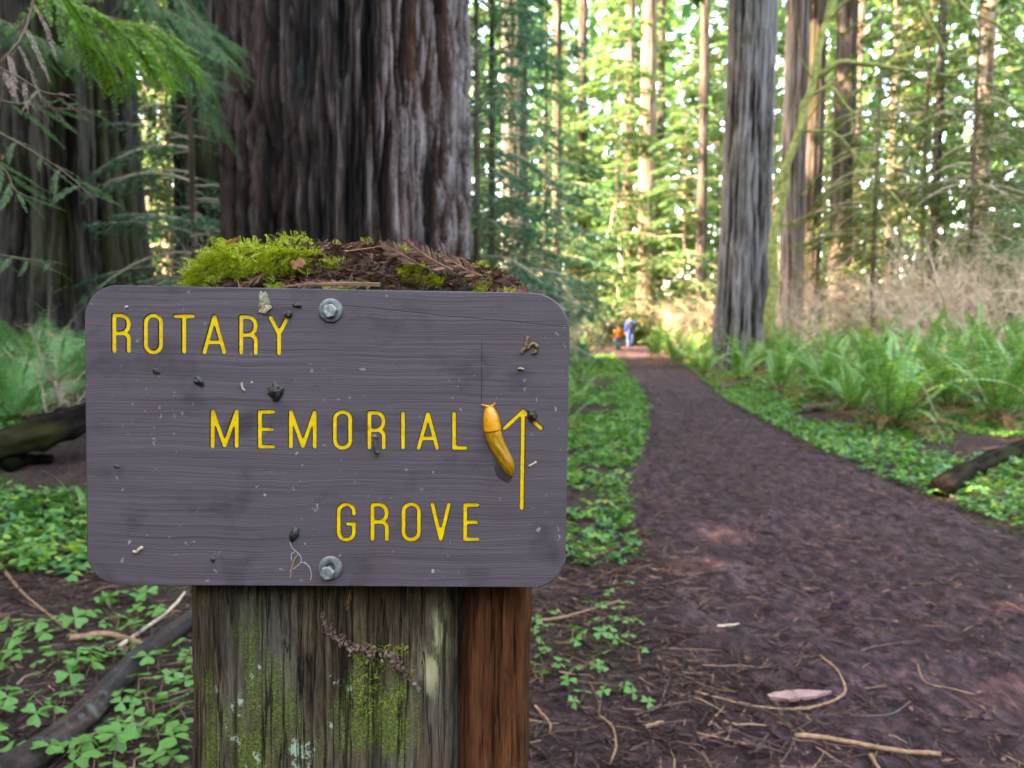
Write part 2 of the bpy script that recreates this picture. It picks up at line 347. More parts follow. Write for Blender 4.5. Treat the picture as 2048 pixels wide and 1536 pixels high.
TR = [ # px, Y, radius, bark, seed, label
 (316, 30, .27, B_PINK, 21, 'slim sunlit trunk in the gap left of the giant redwood'),
 (345, 42, .3, B_BROWN, 22, 'faint brown trunk far back in the gap left of the giant redwood'),
 (1030, 24, .45, B_PALE, 23, 'grey trunk half veiled by teal foliage just right of the giant redwood'),
 (1112, 32, .21, B_BROWN, 24, 'thin orange sunlit trunk above the upper right corner of the sign'),
 (1162, 46, .32, B_DARK, 25, 'dark trunk right of the thin orange sunlit trunk'),
 (1253, 60, .50, B_BROWN, 26, 'dark brown trunk touching the left side of the pale straight trunk'),
 (1290, 57, .74, B_BROWN, 27, 'pale straight trunk above the two hikers'),
 (1315, 62, .34, B_DARK, 28, 'dark trunk peeking out right of the pale straight trunk'),
 (1398, 41, .29, B_DARK, 29, 'brown trunk midway between the pale straight trunk and the big grey redwood'),
 (1577, 27, .43, B_PINK, 31, 'pinkish sunlit trunk just right of the big grey redwood'),
 (1613, 30, .42, B_DARK, 32, 'dark purplish trunk right of the pinkish sunlit trunk'),
 (1673, 26, .37, B_DARK, 33, 'nearly black trunk right of the leaning mossy maple'),
 (1700, 40, .2, B_BROWN, 36, 'thin brown trunk just right of the nearly black trunk'),
 (1858, 24, .14, B_DARK, 34, 'thin black trunk in the right part of the picture'),
 (1945, 35, .40, B_BROWN, 35, 'brown trunk near the upper right corner'),
 (1770, 55, .35, B_BROWN, 39, 'far trunk between the nearly black and the thin black trunks')]
for px, Y, rad, bk, sd_, lab in TR:
    tm = trunk_mesh('trunk', rad, 34, 72, zl(-.2, 1.3+Y*.5, 70, 36), .07*min(1, rad*2.4), 6, sd_, bk, .2, 1, .4, .06)
    tree('redwood', lab, pxx(px, Y), Y, tm, CROWN[sd_ % 3], 4+Y*.46, .6, sd_, group='redwoods along the trail')
tI = trunk_mesh('trunk', .60, 40, 240, zl(-.2, 11, 190, 40), .13, 9, 41, B_PALE, .28, 1.2, .4, .05)
tree('redwood', 'big grey redwood rising from the ferns right of the trail', pxx(1483, 19), 19, tI, CROWN[1], 12, 1., .5, (0, R(.7)))
# trees left of the frame, whose crowns shade the foreground
tS = trunk_mesh('trunk', .5, 40, 48, zl(-.2, 10, 30, 40), .08, 6, 61, B_BROWN, .3, 1, .4)
SH = [(-14, -6.5, 6, 1.15, 'nearest'), (-15, 5.3, 6, 1.1, 'second nearest'), (-14.5, 12.5, 6, 1.15, 'third nearest'), (-21, -5, 8, 1.2, 'fourth nearest'), (-22, 7.5, 8, 1.2, 'fifth nearest'), (-9, -9, 5, 1., 'sixth nearest'), (-8.2, 2.5, 9.2, .8, 'added blocker, seventh nearest'),  # the seventh is an added unseen tree, its crown keeps sun off the trail
      (-27, 12, 10, 1.25, 'eighth nearest'), (-26, 2, 10, 1.25, 'ninth nearest')]
SH += [(-11, -14, 5, 1.0, 'first behind'), (14, -15, 4, 1.0, 'second behind'), (21, 4, 6, 1.0, 'first to the right of')]
for i, (x, y, cz, cs, nm) in enumerate(SH):
    tree('redwood', ('tall redwood outside the frame, %s the camera' % nm if ' ' in nm and 'nearest' not in nm else 'tall redwood outside the frame left of the sign, %s to the camera' % nm), x, y, tS, CROWN[i % 3], cz, cs, i*1.3, group='redwoods outside the frame')

# young conifers whose branches fill the middle ground
YC = {'teal': [crown_mesh('crown', 80+i, 120, .6, 13, 2.6, 130, .075, .022, .4, L_TEAL, shape=.5) for i in range(2)],
      'far': [crown_mesh('crown', 90+i, 150, .8, 17, 3.6, 100, .12, .04, .4, L_FAR, shape=.5) for i in range(3)],
      'dark': [crown_mesh('crown', 97+i, 130, .8, 15, 3.2, 120, .09, .028, .55, L_OLIVE, shape=.5) for i in range(2)]}
yT = trunk_mesh('trunk', .10, 14, 12, np.linspace(-.2, 13.5, 14), .01, 8, 71, B_BROWN, .2, .5, .85)
YG = [(985, 13.5, 'teal', .85, 'teal green young redwood beside the right edge of the giant trunk'),
      (1050, 20, 'teal', .8, 'bluish young redwood behind the grey veiled trunk'),
      (955, 12, 'teal', .7, 'teal green young redwood touching the right edge of the giant trunk'),
      (1090, 25, 'teal', 1., 'bluish young redwood behind the thin orange trunk'),
      (395, 10.5, 'teal', .6, 'drooping young redwood in the gap left of the giant trunk'),
      (235, 17, 'dark', 1., 'dim young conifer behind the massive fluted redwood'),
      (20, 19, 'far', 1., 'sunlit young conifer at the far left edge'),
      (350, 26, 'far', 1., 'glowing yellow-green conifer in the gap left of the giant trunk'),
      (1135, 45, 'far', 1., 'yellow-green conifer left of the pale straight trunk'),
      (1365, 42, 'far', 1., 'yellow-green conifer between the pale trunk and the big grey redwood'),
      (1230, 44, 'far', 1.3, 'tall sunlit conifer far behind the hikers'),
      (1430, 46, 'far', 1.2, 'tall sunlit conifer far behind the big grey redwood'),
      (1120, 48, 'far', 1.3, 'tall sunlit conifer far behind the thin orange trunk'),
      (1740, 21, 'dark', .8, 'olive green drooping conifer right of the nearly black trunk'),
      (1835, 25, 'dark', 1., 'olive green drooping conifer behind the thin black trunk'),
      (1930, 19, 'dark', .75, 'olive green conifer below the upper right corner'),
      (1640, 38, 'far', 1., 'sunlit conifer between the dark trunks right of the big grey redwood'),
      (1790, 44, 'far', 1.2, 'tall sunlit conifer far behind the thin black trunk'),
      (2040, 24, 'far', .8, 'brightly sunlit conifer at the right edge'),
      (1990, 46, 'far', 1.3, 'tall sunlit conifer far behind the brown trunk near the corner'),
      (1540, 50, 'far', 1.3, 'tall sunlit conifer far behind the pinkish trunk'),
      (1300, 60, 'far', 1.6, 'farthest tall conifer above the hikers')]
for i, (px, Y, k, s_, lab) in enumerate(YG):
    t = empty('young_conifer', (pxx(px, Y), Y, float(gz(pxx(px, Y), Y)))); t.scale = (s_,)*3; t.rotation_euler = (0, 0, i*1.7)
    obj('trunk', yT, t); obj('crown', YC[k][i % len(YC[k])], t); tag(t, lab, 'tree', 'young conifers under the redwoods')
# the far wood: one mass
g = np.random.default_rng(5); N = 145000
az = (g.random(N)-.5)*R(360); rr = np.where(abs(az) < R(50), 62+45*g.random(N), 38+40*g.random(N)); zz = np.where(abs(az) < R(50), -1+52*g.random(N)**1.15, -1+20*g.random(N))
P = np.stack([np.sin(az)*rr, np.cos(az)*rr, zz], 1); keep = fbm(P[:, 0]*.14, P[:, 1]*.14, P[:, 2]*.16, 3) > .25; P = P[keep]
A = unit(g.normal(0, 1, P.shape)+np.array([0, 0, -.5])); B = unit(np.cross(A, g.normal(0, 1, P.shape))); s_ = (.55+.75*g.random(len(P)))[:, None]
b = MB(); b.rhombs(P, A*s_, B*s_*.5); fw = obj('far_forest', b.mesh('far_forest', [L_FAR])); fw['kind'] = 'stuff'
fw['label'] = 'sunlit green mass of the distant forest'; 

# leaning mossy maple with arching bare limbs
mp = empty('leaning_maple', atY(1538, 640, 17)*np.array([1, 1, 0])+np.array([0, 0, .1]))
def limb(pts, r0, r1, Y0, Y1, parent, nm='limb', n=22, mat=None):
    P = np.array([atY(px, py, Y) for (px, py), Y in zip(pts, np.linspace(Y0, Y1, len(pts)))]); P = spline(P, n)
    k = len(P); P += np.stack([(fbm(np.arange(k)*.5, i*9., P[0, 0], 2)-.5)*r0*1.2 for i in range(3)], 1)
    b = MB(); b.tube(P, np.linspace(r0, r1, k), 7); me = b.mesh(nm, [mat or M_MOSSTWIG], True); o = obj(nm, me, parent)
    o.matrix_parent_inverse = Matrix.Translation(-parent.location); return o
limb([(1538, 700), (1545, 520), (1562, 400), (1590, 280), (1622, 170), (1648, 70), (1668, -40), (1690, -180)], .12, .06, 17, 17, mp, 'trunk', 40)
for pts, r in [([(1632, 150), (1690, 126), (1760, 130), (1840, 142), (1965, 152)], .08), ([(1612, 195), (1660, 175), (1700, 218), (1750, 256), (1805, 276), (1850, 320)], .045),
               ([(1600, 262), (1670, 268), (1730, 330), (1800, 405), (1850, 445)], .035), ([(1655, 40), (1720, -20), (1800, -60)], .05),
               ([(1625, 160), (1605, 120), (1595, 60)], .03), ([(1700, 218), (1705, 260), (1680, 275)], .02), ([(1588, 285), (1640, 205), (1660, 200)], .02)]:
    limb(pts, r, .012, 17, 16, mp)
tag(mp, 'leaning bare maple with mossy arching limbs right of the big grey redwood', 'tree')
mb_ = empty('mossy_branch', atY(1830, -20, 12)); 
limb([(1800, -60), (1850, 30), (1882, 85), (1900, 130)], .03, .01, 12, 12, mb_); tag(mb_, 'short mossy branch hanging at the top right of the picture', 'branch')
mb_ = empty('mossy_branch', atY(1930, -20, 12))
limb([(1890, -40), (1935, 20), (1990, 45), (2060, 110)], .03, .015, 12, 12, mb_); limb([(1990, 45), (2010, 20), (2060, 15)], .015, .006, 12, 12, mb_); tag(mb_, 'forked mossy branch crossing the upper right corner', 'branch')

# bare twiggy shrubs
def shrub_mesh(seed, H, n0=9, mat=None, curl=.25):
    g = np.random.default_rng(seed); b = MB()
    def grow(p, d, L, r, lev):
        k = 6; P = [p]; dd = d.copy()
        for i in range(k):
            dd = unit(dd+g.normal(0, curl, 3)*.5+np.array([0, 0, .06 if lev < 2 else -.04])); P.append(P[-1]+dd*L/k)
        b.tube(np.array(P), np.linspace(r, r*.45, k+1), 3 if lev else 4, 0, False)
        if lev < 3:
            for _ in range(g.integers(3, 6)):
                i = g.integers(1, k+1); nd = unit(dd*.5+g.normal(0, .6, 3)+np.array([0, 0, .25])); grow(P[i], nd, L*(.42+.25*g.random()), r*.5, lev+1)
    for i in range(n0):
        a = g.random()*6.28; grow(np.array([math.cos(a), math.sin(a), 0])*.15*H*g.random(), unit(np.array([math.cos(a)*.5, math.sin(a)*.5, 1.])), H*(.4+.3*g.random()), .007*H, 0)
    return b.mesh('twigs', [mat or M_TWIG])
SHM = [shrub_mesh(200+i, 1.0) for i in range(4)]
SHR = [(985, 15, 2.1), (1045, 17, 2.0), (1100, 19, 1.7), (1150, 24, 1.9), (1210, 50, 3.), (1320, 44, 2.4), (1345, 36, 2.2), (1375, 30, 2.), (1415, 26, 2.), (1130, 30, 2.2), (1080, 14, 1.6), (1590, 16, 1.6), (1890, 13.5, 1.9), (1985, 13, 1.9), (1560, 22, 1.9), (1610, 20, 1.9), (1660, 22, 2.2),
       (1715, 19, 2.1), (1765, 21, 2.6), (1820, 17, 2.3), (1865, 20, 2.9), (1915, 16, 2.4), (1960, 18, 3.0), (2010, 15, 2.6), (2045, 18, 3.2), (1940, 26, 3.6), (1690, 27, 2.6), (1800, 28, 3.)]
SHR.sort()
for i, (px, Y, H) in enumerate(SHR):
    x = pxx(px, Y); o = empty('bare_shrub', (x, Y, float(gz(x, Y))-.05), (0, 0, i*2.1)); o.scale = (H*1.5, H*1.5, H*1.45)
    obj('twigs', SHM[i % 4], o)['label'] = 'tangle of thin leafless twigs'
    tag(o, 'bare pinkish-brown shrub, %s from the left behind the sign and ferns' % ORD[i], 'shrub', 'bare shrubs under the trees')
# three bare shrubs at the left, in front of the fluted redwood
M_PINKTWIG = plain('pink_bare_twig', (.30, .19, .14), .7, .3, .3, 20, 0)
for (px, py, Y, H, sd_, lab) in [(262, 800, 5.2, 1.45, 301, 'curly pinkish bare shrub above the upper left corner of the sign'),
                             (140, 800, 6.0, 1.35, 302, 'pale leafless shrub left of the curly pinkish one'), (425, 760, 8.5, 2.3, 303, 'grey leafless shrub against the left side of the giant trunk')]:
    p = atY(px, py, Y); o = empty('bare_shrub', (p[0], Y, float(gz(p[0], Y))-.03)); o.scale = (H*.8, H*.8, H)
    obj('twigs', shrub_mesh(sd_, 1., 4 if sd_ < 303 else 5, M_PINKTWIG if sd_ == 301 else M_TWIG, .5), o); tag(o, lab, 'shrub')
# yellow sunlit bush at the end of the trail
def bush_mesh(seed, n, mat, sx_, sz_, ll=.09):
    g = np.random.default_rng(seed); P = unit(g.normal(0, 1, (n, 3)))*(.35+.65*g.random((n, 1))); P *= .8+.5*fbm(P[:, 0]*2+seed, P[:, 1]*2, P[:, 2]*2, 2)[:, None]
    P = P*np.array([sx_, sx_, sz_])+np.array([0, 0, sz_*.95]); A = unit(g.normal(0, 1, P.shape)); B = unit(np.cross(A, g.normal(0, 1, P.shape)))
    b = MB(); s = (.6+.8*g.random((n, 1)))*ll; b.rhombs(P, A*s, B*s*.55)
    for i in range(14): b.tube(np.array([[0, 0, 0], P[i]*.5*np.array([1, 1, .8]), P[i]]), [.02, .012, .004], 3, 1, False)
    return b.mesh('foliage', [mat, M_TWIG])
for i, (px, Y, sx_, sz_, m_, lab) in enumerate([(1195, 47, 1.7, 1.2, L_YEL, 'bright yellow sunlit bush left of the hikers at the trail end'), (1245, 50, 1.4, 1., L_YEL, 'yellow sunlit bush behind the hikers'),
        (1275, 46, .7, .8, L_YEL, 'small golden bush just right of the adult hiker'), (1160, 40, 1.2, .8, L_FAR, 'low green bush left of the yellow bush at the trail end'),
        (2030, 17, 1.1, 1.9, L_FAR, 'sunlit pale green bush at the right edge above the ferns')]):
    x = pxx(px, Y); o = empty('leafy_bush', (x, Y, float(gz(x, Y)))); obj('foliage', bush_mesh(400+i, 1500, m_, sx_, sz_, .10 if Y > 20 else .07), o); tag(o, lab, 'bush')

# ------------------------------------------------------------------ ferns
def frond_mesh(seed, L, mat, npair=34, pl_=.085, pw=.011, arch=.9, bip=False):
    g = np.random.default_rng(seed); b = MB(); t = np.linspace(0, 1, 14)
    ang = R(72)-arch*1.5*t**1.3; dx = np.cos(ang); dz = np.sin(ang)
    X = np.concatenate([[0], np.cumsum((dx[1:]+dx[:-1])/2)])/13*L; Z = np.concatenate([[0], np.cumsum((dz[1:]+dz[:-1])/2)])/13*L
    side = np.cumsum(g.normal(0, .012, 14))*L; C = np.stack([X, side, Z], 1); b.tube(C, np.linspace(.004, .001, 14)*L/1., 3, 1, False)
    tt = np.linspace(.14, .985, npair); P = np.stack([np.interp(tt, t, C[:, i]) for i in range(3)], 1); T = unit(np.gradient(P, axis=0))
    S = unit(np.cross(T, np.array([0, -1., 0])) * 0 + np.array([0, 1., 0])); U = unit(np.cross(T, S))
    ln = pl_*L*np.clip(np.sin(np.clip(tt*1.12+.12, 0, 1)**.7*math.pi)*1.25, .08, 1)
    for sgn in (-1, 1):
        D = unit(S*sgn+T*.35-U*.0+g.normal(0, .07, P.shape)+np.array([0, 0, -.18])); h = ln*(.9+.2*g.random(npair))
        if bip:
            m = 7
            for q in range(m):
                f = (q+.6)/m; c = P+D*(h*f)[:, None]
                for s2 in (-1, 1):
                    d2 = unit(T*s2+D*.5+g.normal(0, .12, P.shape)); l2 = (.42*h*(1-f*.8)*.5)[:, None]
                    b.rhombs(c+d2*l2, d2*l2, unit(np.cross(d2, U))*l2*.42)
        else: b.rhombs(P+D*(h*.5)[:, None], D*(h*.5)[:, None], T*pw*L)
    return b.mesh('frond', [mat, M_STEM])
FR = [frond_mesh(500+i, 1., L_FERN, 34, .055, .0125, .8+.28*i) for i in range(4)]
FD = [frond_mesh(510+i, 1., L_DEADFERN, 30, .075, .010, 1.5+.2*i) for i in range(2)]
FL = [frond_mesh(520+i, 1., L_LADY, 24, .15, .01, .8+.25*i, True) for i in range(3)]
def fern(px, Y, H, label, group, kinds=FR, nf=13, dead=4, x=None, name='sword_fern', seed=0):
    g = np.random.default_rng(int(abs(px)*7+Y*13+seed)); x = pxx(px, Y) if x is None else x
    o = empty(name, (x, Y, float(surf(x, Y))-.01))
    for i in range(nf):
        s = H*(.8+.4*g.random())*1.4; a = i*2.4+g.normal(0, .25); tilt = g.normal(0, .14)+(.0 if i < nf*.55 else -.3)
        obj('frond', kinds[g.integers(len(kinds))], o, (.03*math.cos(a), .03*math.sin(a), 0), (g.normal(0, .12), tilt, a), s)
    for i in range(dead):
        a = g.random()*6.28; obj('dead_frond', FD[i % 2], o, None, (g.normal(0, .2), .35+.35*g.random(), a), H*(.8+.45*g.random()))
    return tag(o, label, 'fern', group)
RF = [(1795, 7.7, 1.15), (2010, 7.9, 1.2), (1905, 9.0, 1.15), (1650, 10.2, 1.05), (1745, 10.6, 1.2), (2060, 10, 1.25), (1560, 12.3, 1.1), (1840, 11.5, 1.25), (1960, 12, 1.3), (1480, 14, 1.15), (1665, 13.4, 1.2),
      (1405, 16.5, 1.15), (1590, 15.5, 1.25), (1745, 14.6, 1.3), (1880, 15, 1.35), (2020, 14.6, 1.35), (1350, 20.5, 1.2), (1520, 17, 1.2), (1450, 19.3, 1.25), (1310, 25, 1.2), (1375, 24, 1.3), (1660, 18.2, 1.35), (1800, 18.5, 1.4),
      (1940, 18, 1.4), (1560, 21, 1.3), (1335, 31, 1.3), (1420, 27, 1.3), (1705, 9.0, .8)]
RF.sort(key=lambda a: a[1])
for i, (px, Y, H) in enumerate(RF):
    fern(px, Y, H, 'green sword fern right of the trail, %s nearest to the camera' % ORD[i], 'sword ferns on the right bank', nf=21 if Y < 12 else 16, dead=13 if Y < 12 else 5)
LFN = [(105, 6.6, .85), (15, 6.0, .8), (170, 7.6, .95), (-30, 7.4, .95), (60, 8.6, 1.05)]
for i, (px, Y, H) in enumerate(sorted(LFN, key=lambda a: a[1])):
    fern(px, Y, H, 'soft feathery green fern left of the sign, %s nearest to the camera' % ORD[i], 'feathery ferns left of the sign', FL, 8, 2, name='feathery_fern')
fern(150, 3.75, .3, 'small low fern in front of the fallen log left of the sign', 'small ferns on the left verge', FR, 6, 1)
for i, (px, Y, H) in enumerate([(1150, 9.5, .7), (1165, 14, .8), (1120, 7.5, .7), (1150, 26, 1.)]):
    fern(px, Y, H, 'small sword fern left of the trail, %s nearest to the camera' % ORD[[1, 2, 0, 3][i]], 'small ferns on the left verge', FR, 9, 2)

# ------------------------------------------------------------------ wood sorrel
def leaflet(seed=0):
    # heart shaped leaflet folded along its midrib, tip notch outward (unit length)
    V = np.array([[0, 0, 0], [.35, .30, .05], [.72, .52, .02], [.98, .38, -.05], [.84, 0, -.06], [.98, -.38, -.05], [.72, -.52, .02], [.35, -.30, .05], [.5, 0, -.05]])
    F = np.array([[0, 8, 1], [1, 8, 2], [2, 8, 3], [3, 8, 4], [4, 8, 5], [5, 8, 6], [6, 8, 7], [7, 8, 0]]); return V, F[:, [0, 1, 2]]
LV, LF = leaflet()
def sorrel_field(name, pts, sizes, seed, label):
    g = np.random.default_rng(seed); n = len(pts); V = []; 
    yaw = g.random(n)*6.28; tx = g.normal(0, .38, n); ty_ = g.normal(0, .38, n)-.15; h = sizes*(.25+.6*g.random(n))
    for k in range(3):
        a = yaw+k*2.094+g.normal(0, .06, n); dr = g.normal(-.12, .12, n)
        ca, sa = np.cos(a), np.sin(a); L = LV[None]*(sizes*.5)[:, None, None]
        x = L[..., 0]; y = L[..., 1]; z = L[..., 2]+x*dr[:, None]
        X = x*ca[:, None]-y*sa[:, None]; Y = x*sa[:, None]+y*ca[:, None]; z = z+X*tx[:, None]+Y*ty_[:, None]
        V.append(np.stack([X+pts[:, 0, None], Y+pts[:, 1, None], z+(pts[:, 2]+h)[:, None]], -1))
    V = np.stack(V, 1).reshape(-1, 3); m = n*3
    F = (np.array([[0, 1, 2], [0, 2, 3], [0, 3, 4], [0, 4, 5], [0, 5, 6], [0, 6, 7]])[None]+(np.arange(m)*9)[:, None, None]).reshape(-1, 3)
    o = obj(name, mkmesh(name, V, F, [L_SOR])); o['kind'] = 'stuff'; o['label'] = label; return o
g = np.random.default_rng(77)
def cand(n, x0, x1, y0, y1): return np.stack([x0+(x1-x0)*g.random(n), y0+(y1-y0)*g.random(n)], 1)
def withz(P): return np.concatenate([P, surf(P[:, 0], P[:, 1])[:, None]], 1)
# verges of the trail
P = cand(130000, -3, 9, 2.6, 30); o_ = off(P[:, 0], P[:, 1]); dl = -o_; dn = fbm(P[:, 0]*1.1, P[:, 1]*1.1, 9., 3)
far = np.clip(8/P[:, 1], .12, 1)
ej = .16*(fbm(P[:, 0]*4, P[:, 1]*4, 2., 2)-.35); ins_ = np.minimum(P[:, 0]-pl(P[:, 1]), pr(P[:, 1])-P[:, 0]); lft = P[:, 0] < (pl(P[:, 1])+pr(P[:, 1]))/2
kl = lft & (ins_ < ej) & (dl < 1.7) & (P[:, 1] > 3.2) & (dn > .36+.10*dl) & (g.random(len(P)) < far)
kr = ~lft & (ins_ < ej) & (o_ < 3.6) & (dn > .30+.03*o_) & (g.random(len(P)) < far)
Pl, Pr_ = withz(P[kl]), withz(P[kr])
sorrel_field('sorrel_ground_cover', Pl, .035+.035*g.random(len(Pl))+.0015*Pl[:, 1], 1, 'bright green wood sorrel carpet along the left edge of the trail')
sorrel_field('sorrel_ground_cover', Pr_, .035+.035*g.random(len(Pr_))+.0015*Pr_[:, 1], 2, 'bright green wood sorrel carpet along the right edge of the trail')
# left of the sign, farther back
P = cand(16000, -5, -.2, 2.9, 8); dn = fbm(P[:, 0]*1.3, P[:, 1]*1.3, 4., 3); P = withz(P[(dn > .47)])
sorrel_field('sorrel_ground_cover', P, .05+.035*g.random(len(P)), 3, 'wood sorrel growing between the litter left of the sign')
# single plants close to the post
slm = mkmesh('leaflet', LV*np.array([1, 1, 1]), LF, [L_SOR]); stb = MB(); stb.tube(np.array([[0, 0, -1], [.04, .02, -.5], [0, 0, 0]]), [.035, .03, .03], 4); stm = stb.mesh('stem', [M_SSTEM])
near = []
def add_sorrel(x, y, size, label, grp):
    h = size*(.3+.6*random.random()); o = empty('wood_sorrel', (x, y, float(surf(x, y))+h), (random.gauss(0, .32)+.12, random.gauss(0, .32), random.random()*6.28))
    for k in range(3): obj('leaflet', slm, o, (0, 0, 0), (random.gauss(0, .12), random.gauss(.12, .12), k*2.094+random.gauss(0, .06)), size*.5)
    obj('stem', stm, o, (0, 0, 0), None, (.05, .05, h)); tag(o, label, 'plant', grp)
random.seed(4)
def scatter(n, poly, dmin, fn, ns, thr):
    out = []; tries = 0
    while len(out) < n and tries < 20000:
        tries += 1; px = random.uniform(poly[0], poly[1]); py = random.uniform(poly[2], poly[3]); p = atZ(px, py, .03)
        if p[1] > 3.2 or float(fbm(p[0]*2.2, p[1]*2.2, ns, 2)) < thr: continue
        if any((p[0]-q[0])**2+(p[1]-q[1])**2 < dmin**2 for q in out): continue
        if abs(off(p[0], p[1])) < .02: continue
        if abs((py-1536)-(px-50)*-.93) < 38 and px < 420: continue
        out.append(p); fn(p)
def sorlab(p):
    px = 1024+FPX*p[0]/p[1]
    side = 'touching the left side of the post' if px > 310 else 'in the carpet at the left edge' if px < 120 else 'between the left edge and the post'
    return 'wood sorrel %s, %s the dark branch' % (side, 'behind' if p[1] > np.interp(px, [0, 400], [1.75, 2.75]) else 'in front of'), 'wood sorrel plants left of the post'
scatter(150, (-60, 390, 1200, 1640), .035, lambda p: add_sorrel(p[0], p[1], random.uniform(.032, .092), *sorlab(p)), 2., .34)
scatter(45, (1060, 1330, 960, 1400), .04, lambda p: add_sorrel(p[0], p[1], random.uniform(.04, .06), 'small clover-leaved wood sorrel between the post and the trail', 'wood sorrel plants right of the post'), 2., .38)

# ------------------------------------------------------------------ litter, twigs, logs
def twig_field(name, P, lens, rad, seed, mat, label, lift=.004, curl=.5):
    g = np.random.default_rng(seed); n = len(P); a = g.random(n)*6.28; k = 4; b = MB()
    th = a[:, None]+np.cumsum(g.normal(0, curl*.35, (n, k)), 1); st = (lens/(k-1))[:, None]
    X = P[:, 0, None]+np.cumsum(np.cos(th)*st, 1); Y = P[:, 1, None]+np.cumsum(np.sin(th)*st, 1)
    Z = surf(X, Y)+lift+rad[:, None]+np.abs(g.normal(0, .004, (n, k)))
    C = np.stack([X, Y, Z], -1); rr = rad[:, None]*np.array([1, .9, .75, .4])[None]
    T = unit(np.gradient(C, axis=1)); Sd = unit(np.cross(T, np.array([0, 0, 1.]))); Up = np.cross(Sd, T)
    ring = np.stack([C+rr[..., None]*(math.cos(q)*Sd+math.sin(q)*Up) for q in (0, 2.094, 4.189)], 2)   # n,k,3,3
    V = ring.reshape(-1, 3); base = (np.arange(n)*k*3)[:, None, None]; i = np.arange(k-1)[None, :, None]*3; j = np.arange(3)[None, None]; j2 = (j+1) % 3
    F = np.stack([base+i+j, base+i+j2, base+i+3+j2, base+i+3+j], -1).reshape(-1, 4)
    o = obj(name, mkmesh(name, V, F, [mat])); o['kind'] = 'stuff'; o['label'] = label; return o
L_LIT = leafmat('litter_twigs', [(0, (.014, .009, .008)), (.5, (.045, .026, .021)), (.85, (.12, .065, .045)), (1, (.25, .14, .085))], .0, .75, .3)
P = cand(45000, -.2, 4.2, 1.4, 12); k = (g.random(len(P)) < np.clip(2.6/P[:, 1], .1, 1)**1.3) & (fbm(P[:, 0]*1.5, P[:, 1]*1.5, 3., 3) > .36); P = P[k]
twig_field('trail_litter', P, .03+.10*g.random(len(P))**2, .0008+.0022*g.random(len(P))**2, 31, L_LIT, 'fine brown twigs and needles strewn over the trail')
P = cand(10000, -2.3, .75, 1.4, 3.7)
twig_field('forest_litter', P, .03+.16*g.random(len(P))**2, .001+.003*g.random(len(P))**2, 32, L_LIT, 'brown needles and twigs littering the ground left of the sign', .004, .4)
# needle flakes lying everywhere near the camera
P = withz(cand(14000, -3, 4, 1.4, 7)); n = len(P); A = g.normal(0, 1, (n, 3)); A[:, 2] *= .25; A = unit(A); B = unit(np.cross(A, np.array([0, 0, 1.])+g.normal(0, .3, (n, 3)))); s_ = (.006+.014*g.random(n))[:, None]
b = MB(); b.rhombs(P+np.array([0, 0, .008]), A*s_, B*s_*.3); o = obj('needle_litter', b.mesh('needle_litter', [L_DEAD])); o['kind'] = 'stuff'; o['label'] = 'dead redwood needles scattered over trail and ground'
def stick(name, pts, r0, r1, label, mat, cat='stick', z=.0, n=16, sides=7, wob=.3):
    P = np.array([atG(px, py) for px, py in pts]); P = spline(P, n); P[:, 2] = surf(P[:, 0], P[:, 1])+np.linspace(r0, r1, n)*.8+.003
    P[:, 2] = np.convolve(np.pad(P[:, 2], 2, 'edge'), np.ones(5)/5, 'valid')+.004
    P += (np.stack([fbm(np.arange(n)*.7, i*7., P[0, 0]*5, 2) for i in range(3)], 1)-.5)*r0*wob*2
    c = P[0].copy(); b = MB(); rr = np.linspace(r0, r1, n)*(.85+.3*vn(np.arange(n)*.9, P[0, 0]*9)); b.tube(P-c, rr, sides)
    return tag(obj(name, b.mesh(name, [mat], True), None, c), label, cat)
stick('stick', [(1588, 1481), (1640, 1484), (1690, 1492), (1760, 1506), (1820, 1513), (1880, 1518)], .007, .006, 'longest tan stick lying across the trail near the bottom edge', M_DRYTWIG)
stick('twig', [(1640, 1318), (1672, 1345), (1690, 1385), (1672, 1405), (1630, 1420), (1590, 1422)], .005, .003, 'hook-shaped curved orange twig on the trail', M_DRYTWIG, 'twig')
stick('twig', [(1740, 1520), (1755, 1545), (1770, 1570)], .006, .005, 'short twig cut by the bottom edge below the longest tan stick', M_DRYTWIG, 'twig')
stick('twig', [(1434, 1259), (1478, 1254)], .005, .004, 'short pale twig in the middle of the trail', plain('pale_twig', (.5, .36, .25), .7, .3, .3, 60, 0), 'twig')
stick('twig', [(1062, 1248), (1120, 1242), (1180, 1224), (1240, 1206)], .006, .004, 'long straight brown twig beside the right edge of the post', M_DRYTWIG, 'twig')
stick('twig', [(1200, 1440), (1225, 1460), (1232, 1500), (1220, 1536)], .004, .003, 'thin bowed twig near the bottom edge right of the post', M_DRYTWIG, 'twig')
stick('twig', [(1290, 1462), (1325, 1452)], .006, .005, 'short orange twig near the bottom edge', M_DRYTWIG, 'twig')
stick('twig', [(1390, 1390), (1490, 1415), (1560, 1424), (1620, 1424)], .0035, .002, 'long thin twig left of the hook-shaped twig', M_DRYTWIG, 'twig')
stick('twig', [(1835, 1335), (1850, 1370), (1910, 1385), (1950, 1395)], .003, .002, 'thin bent twig right of the hook-shaped twig', M_DRYTWIG, 'twig')
stick('twig', [(1700, 1440), (1780, 1436), (1820, 1410)], .004, .003, 'dark curved twig above the longest tan stick', M_DARKTWIG, 'twig')
stick('twig', [(1180, 1118), (1232, 1098)], .007, .005, 'grey twig on the litter right of the sign', M_DRYTWIG, 'twig')
stick('twig', [(1720, 1305), (1800, 1290), (1840, 1288)], .003, .002, 'thin dark twig on the right half of the trail', M_DARKTWIG, 'twig')
stick('twig', [(1010+60, 1420), (1098, 1452), (1100, 1470)], .005, .003, 'short twig at the right foot of the post', M_DRYTWIG, 'twig')
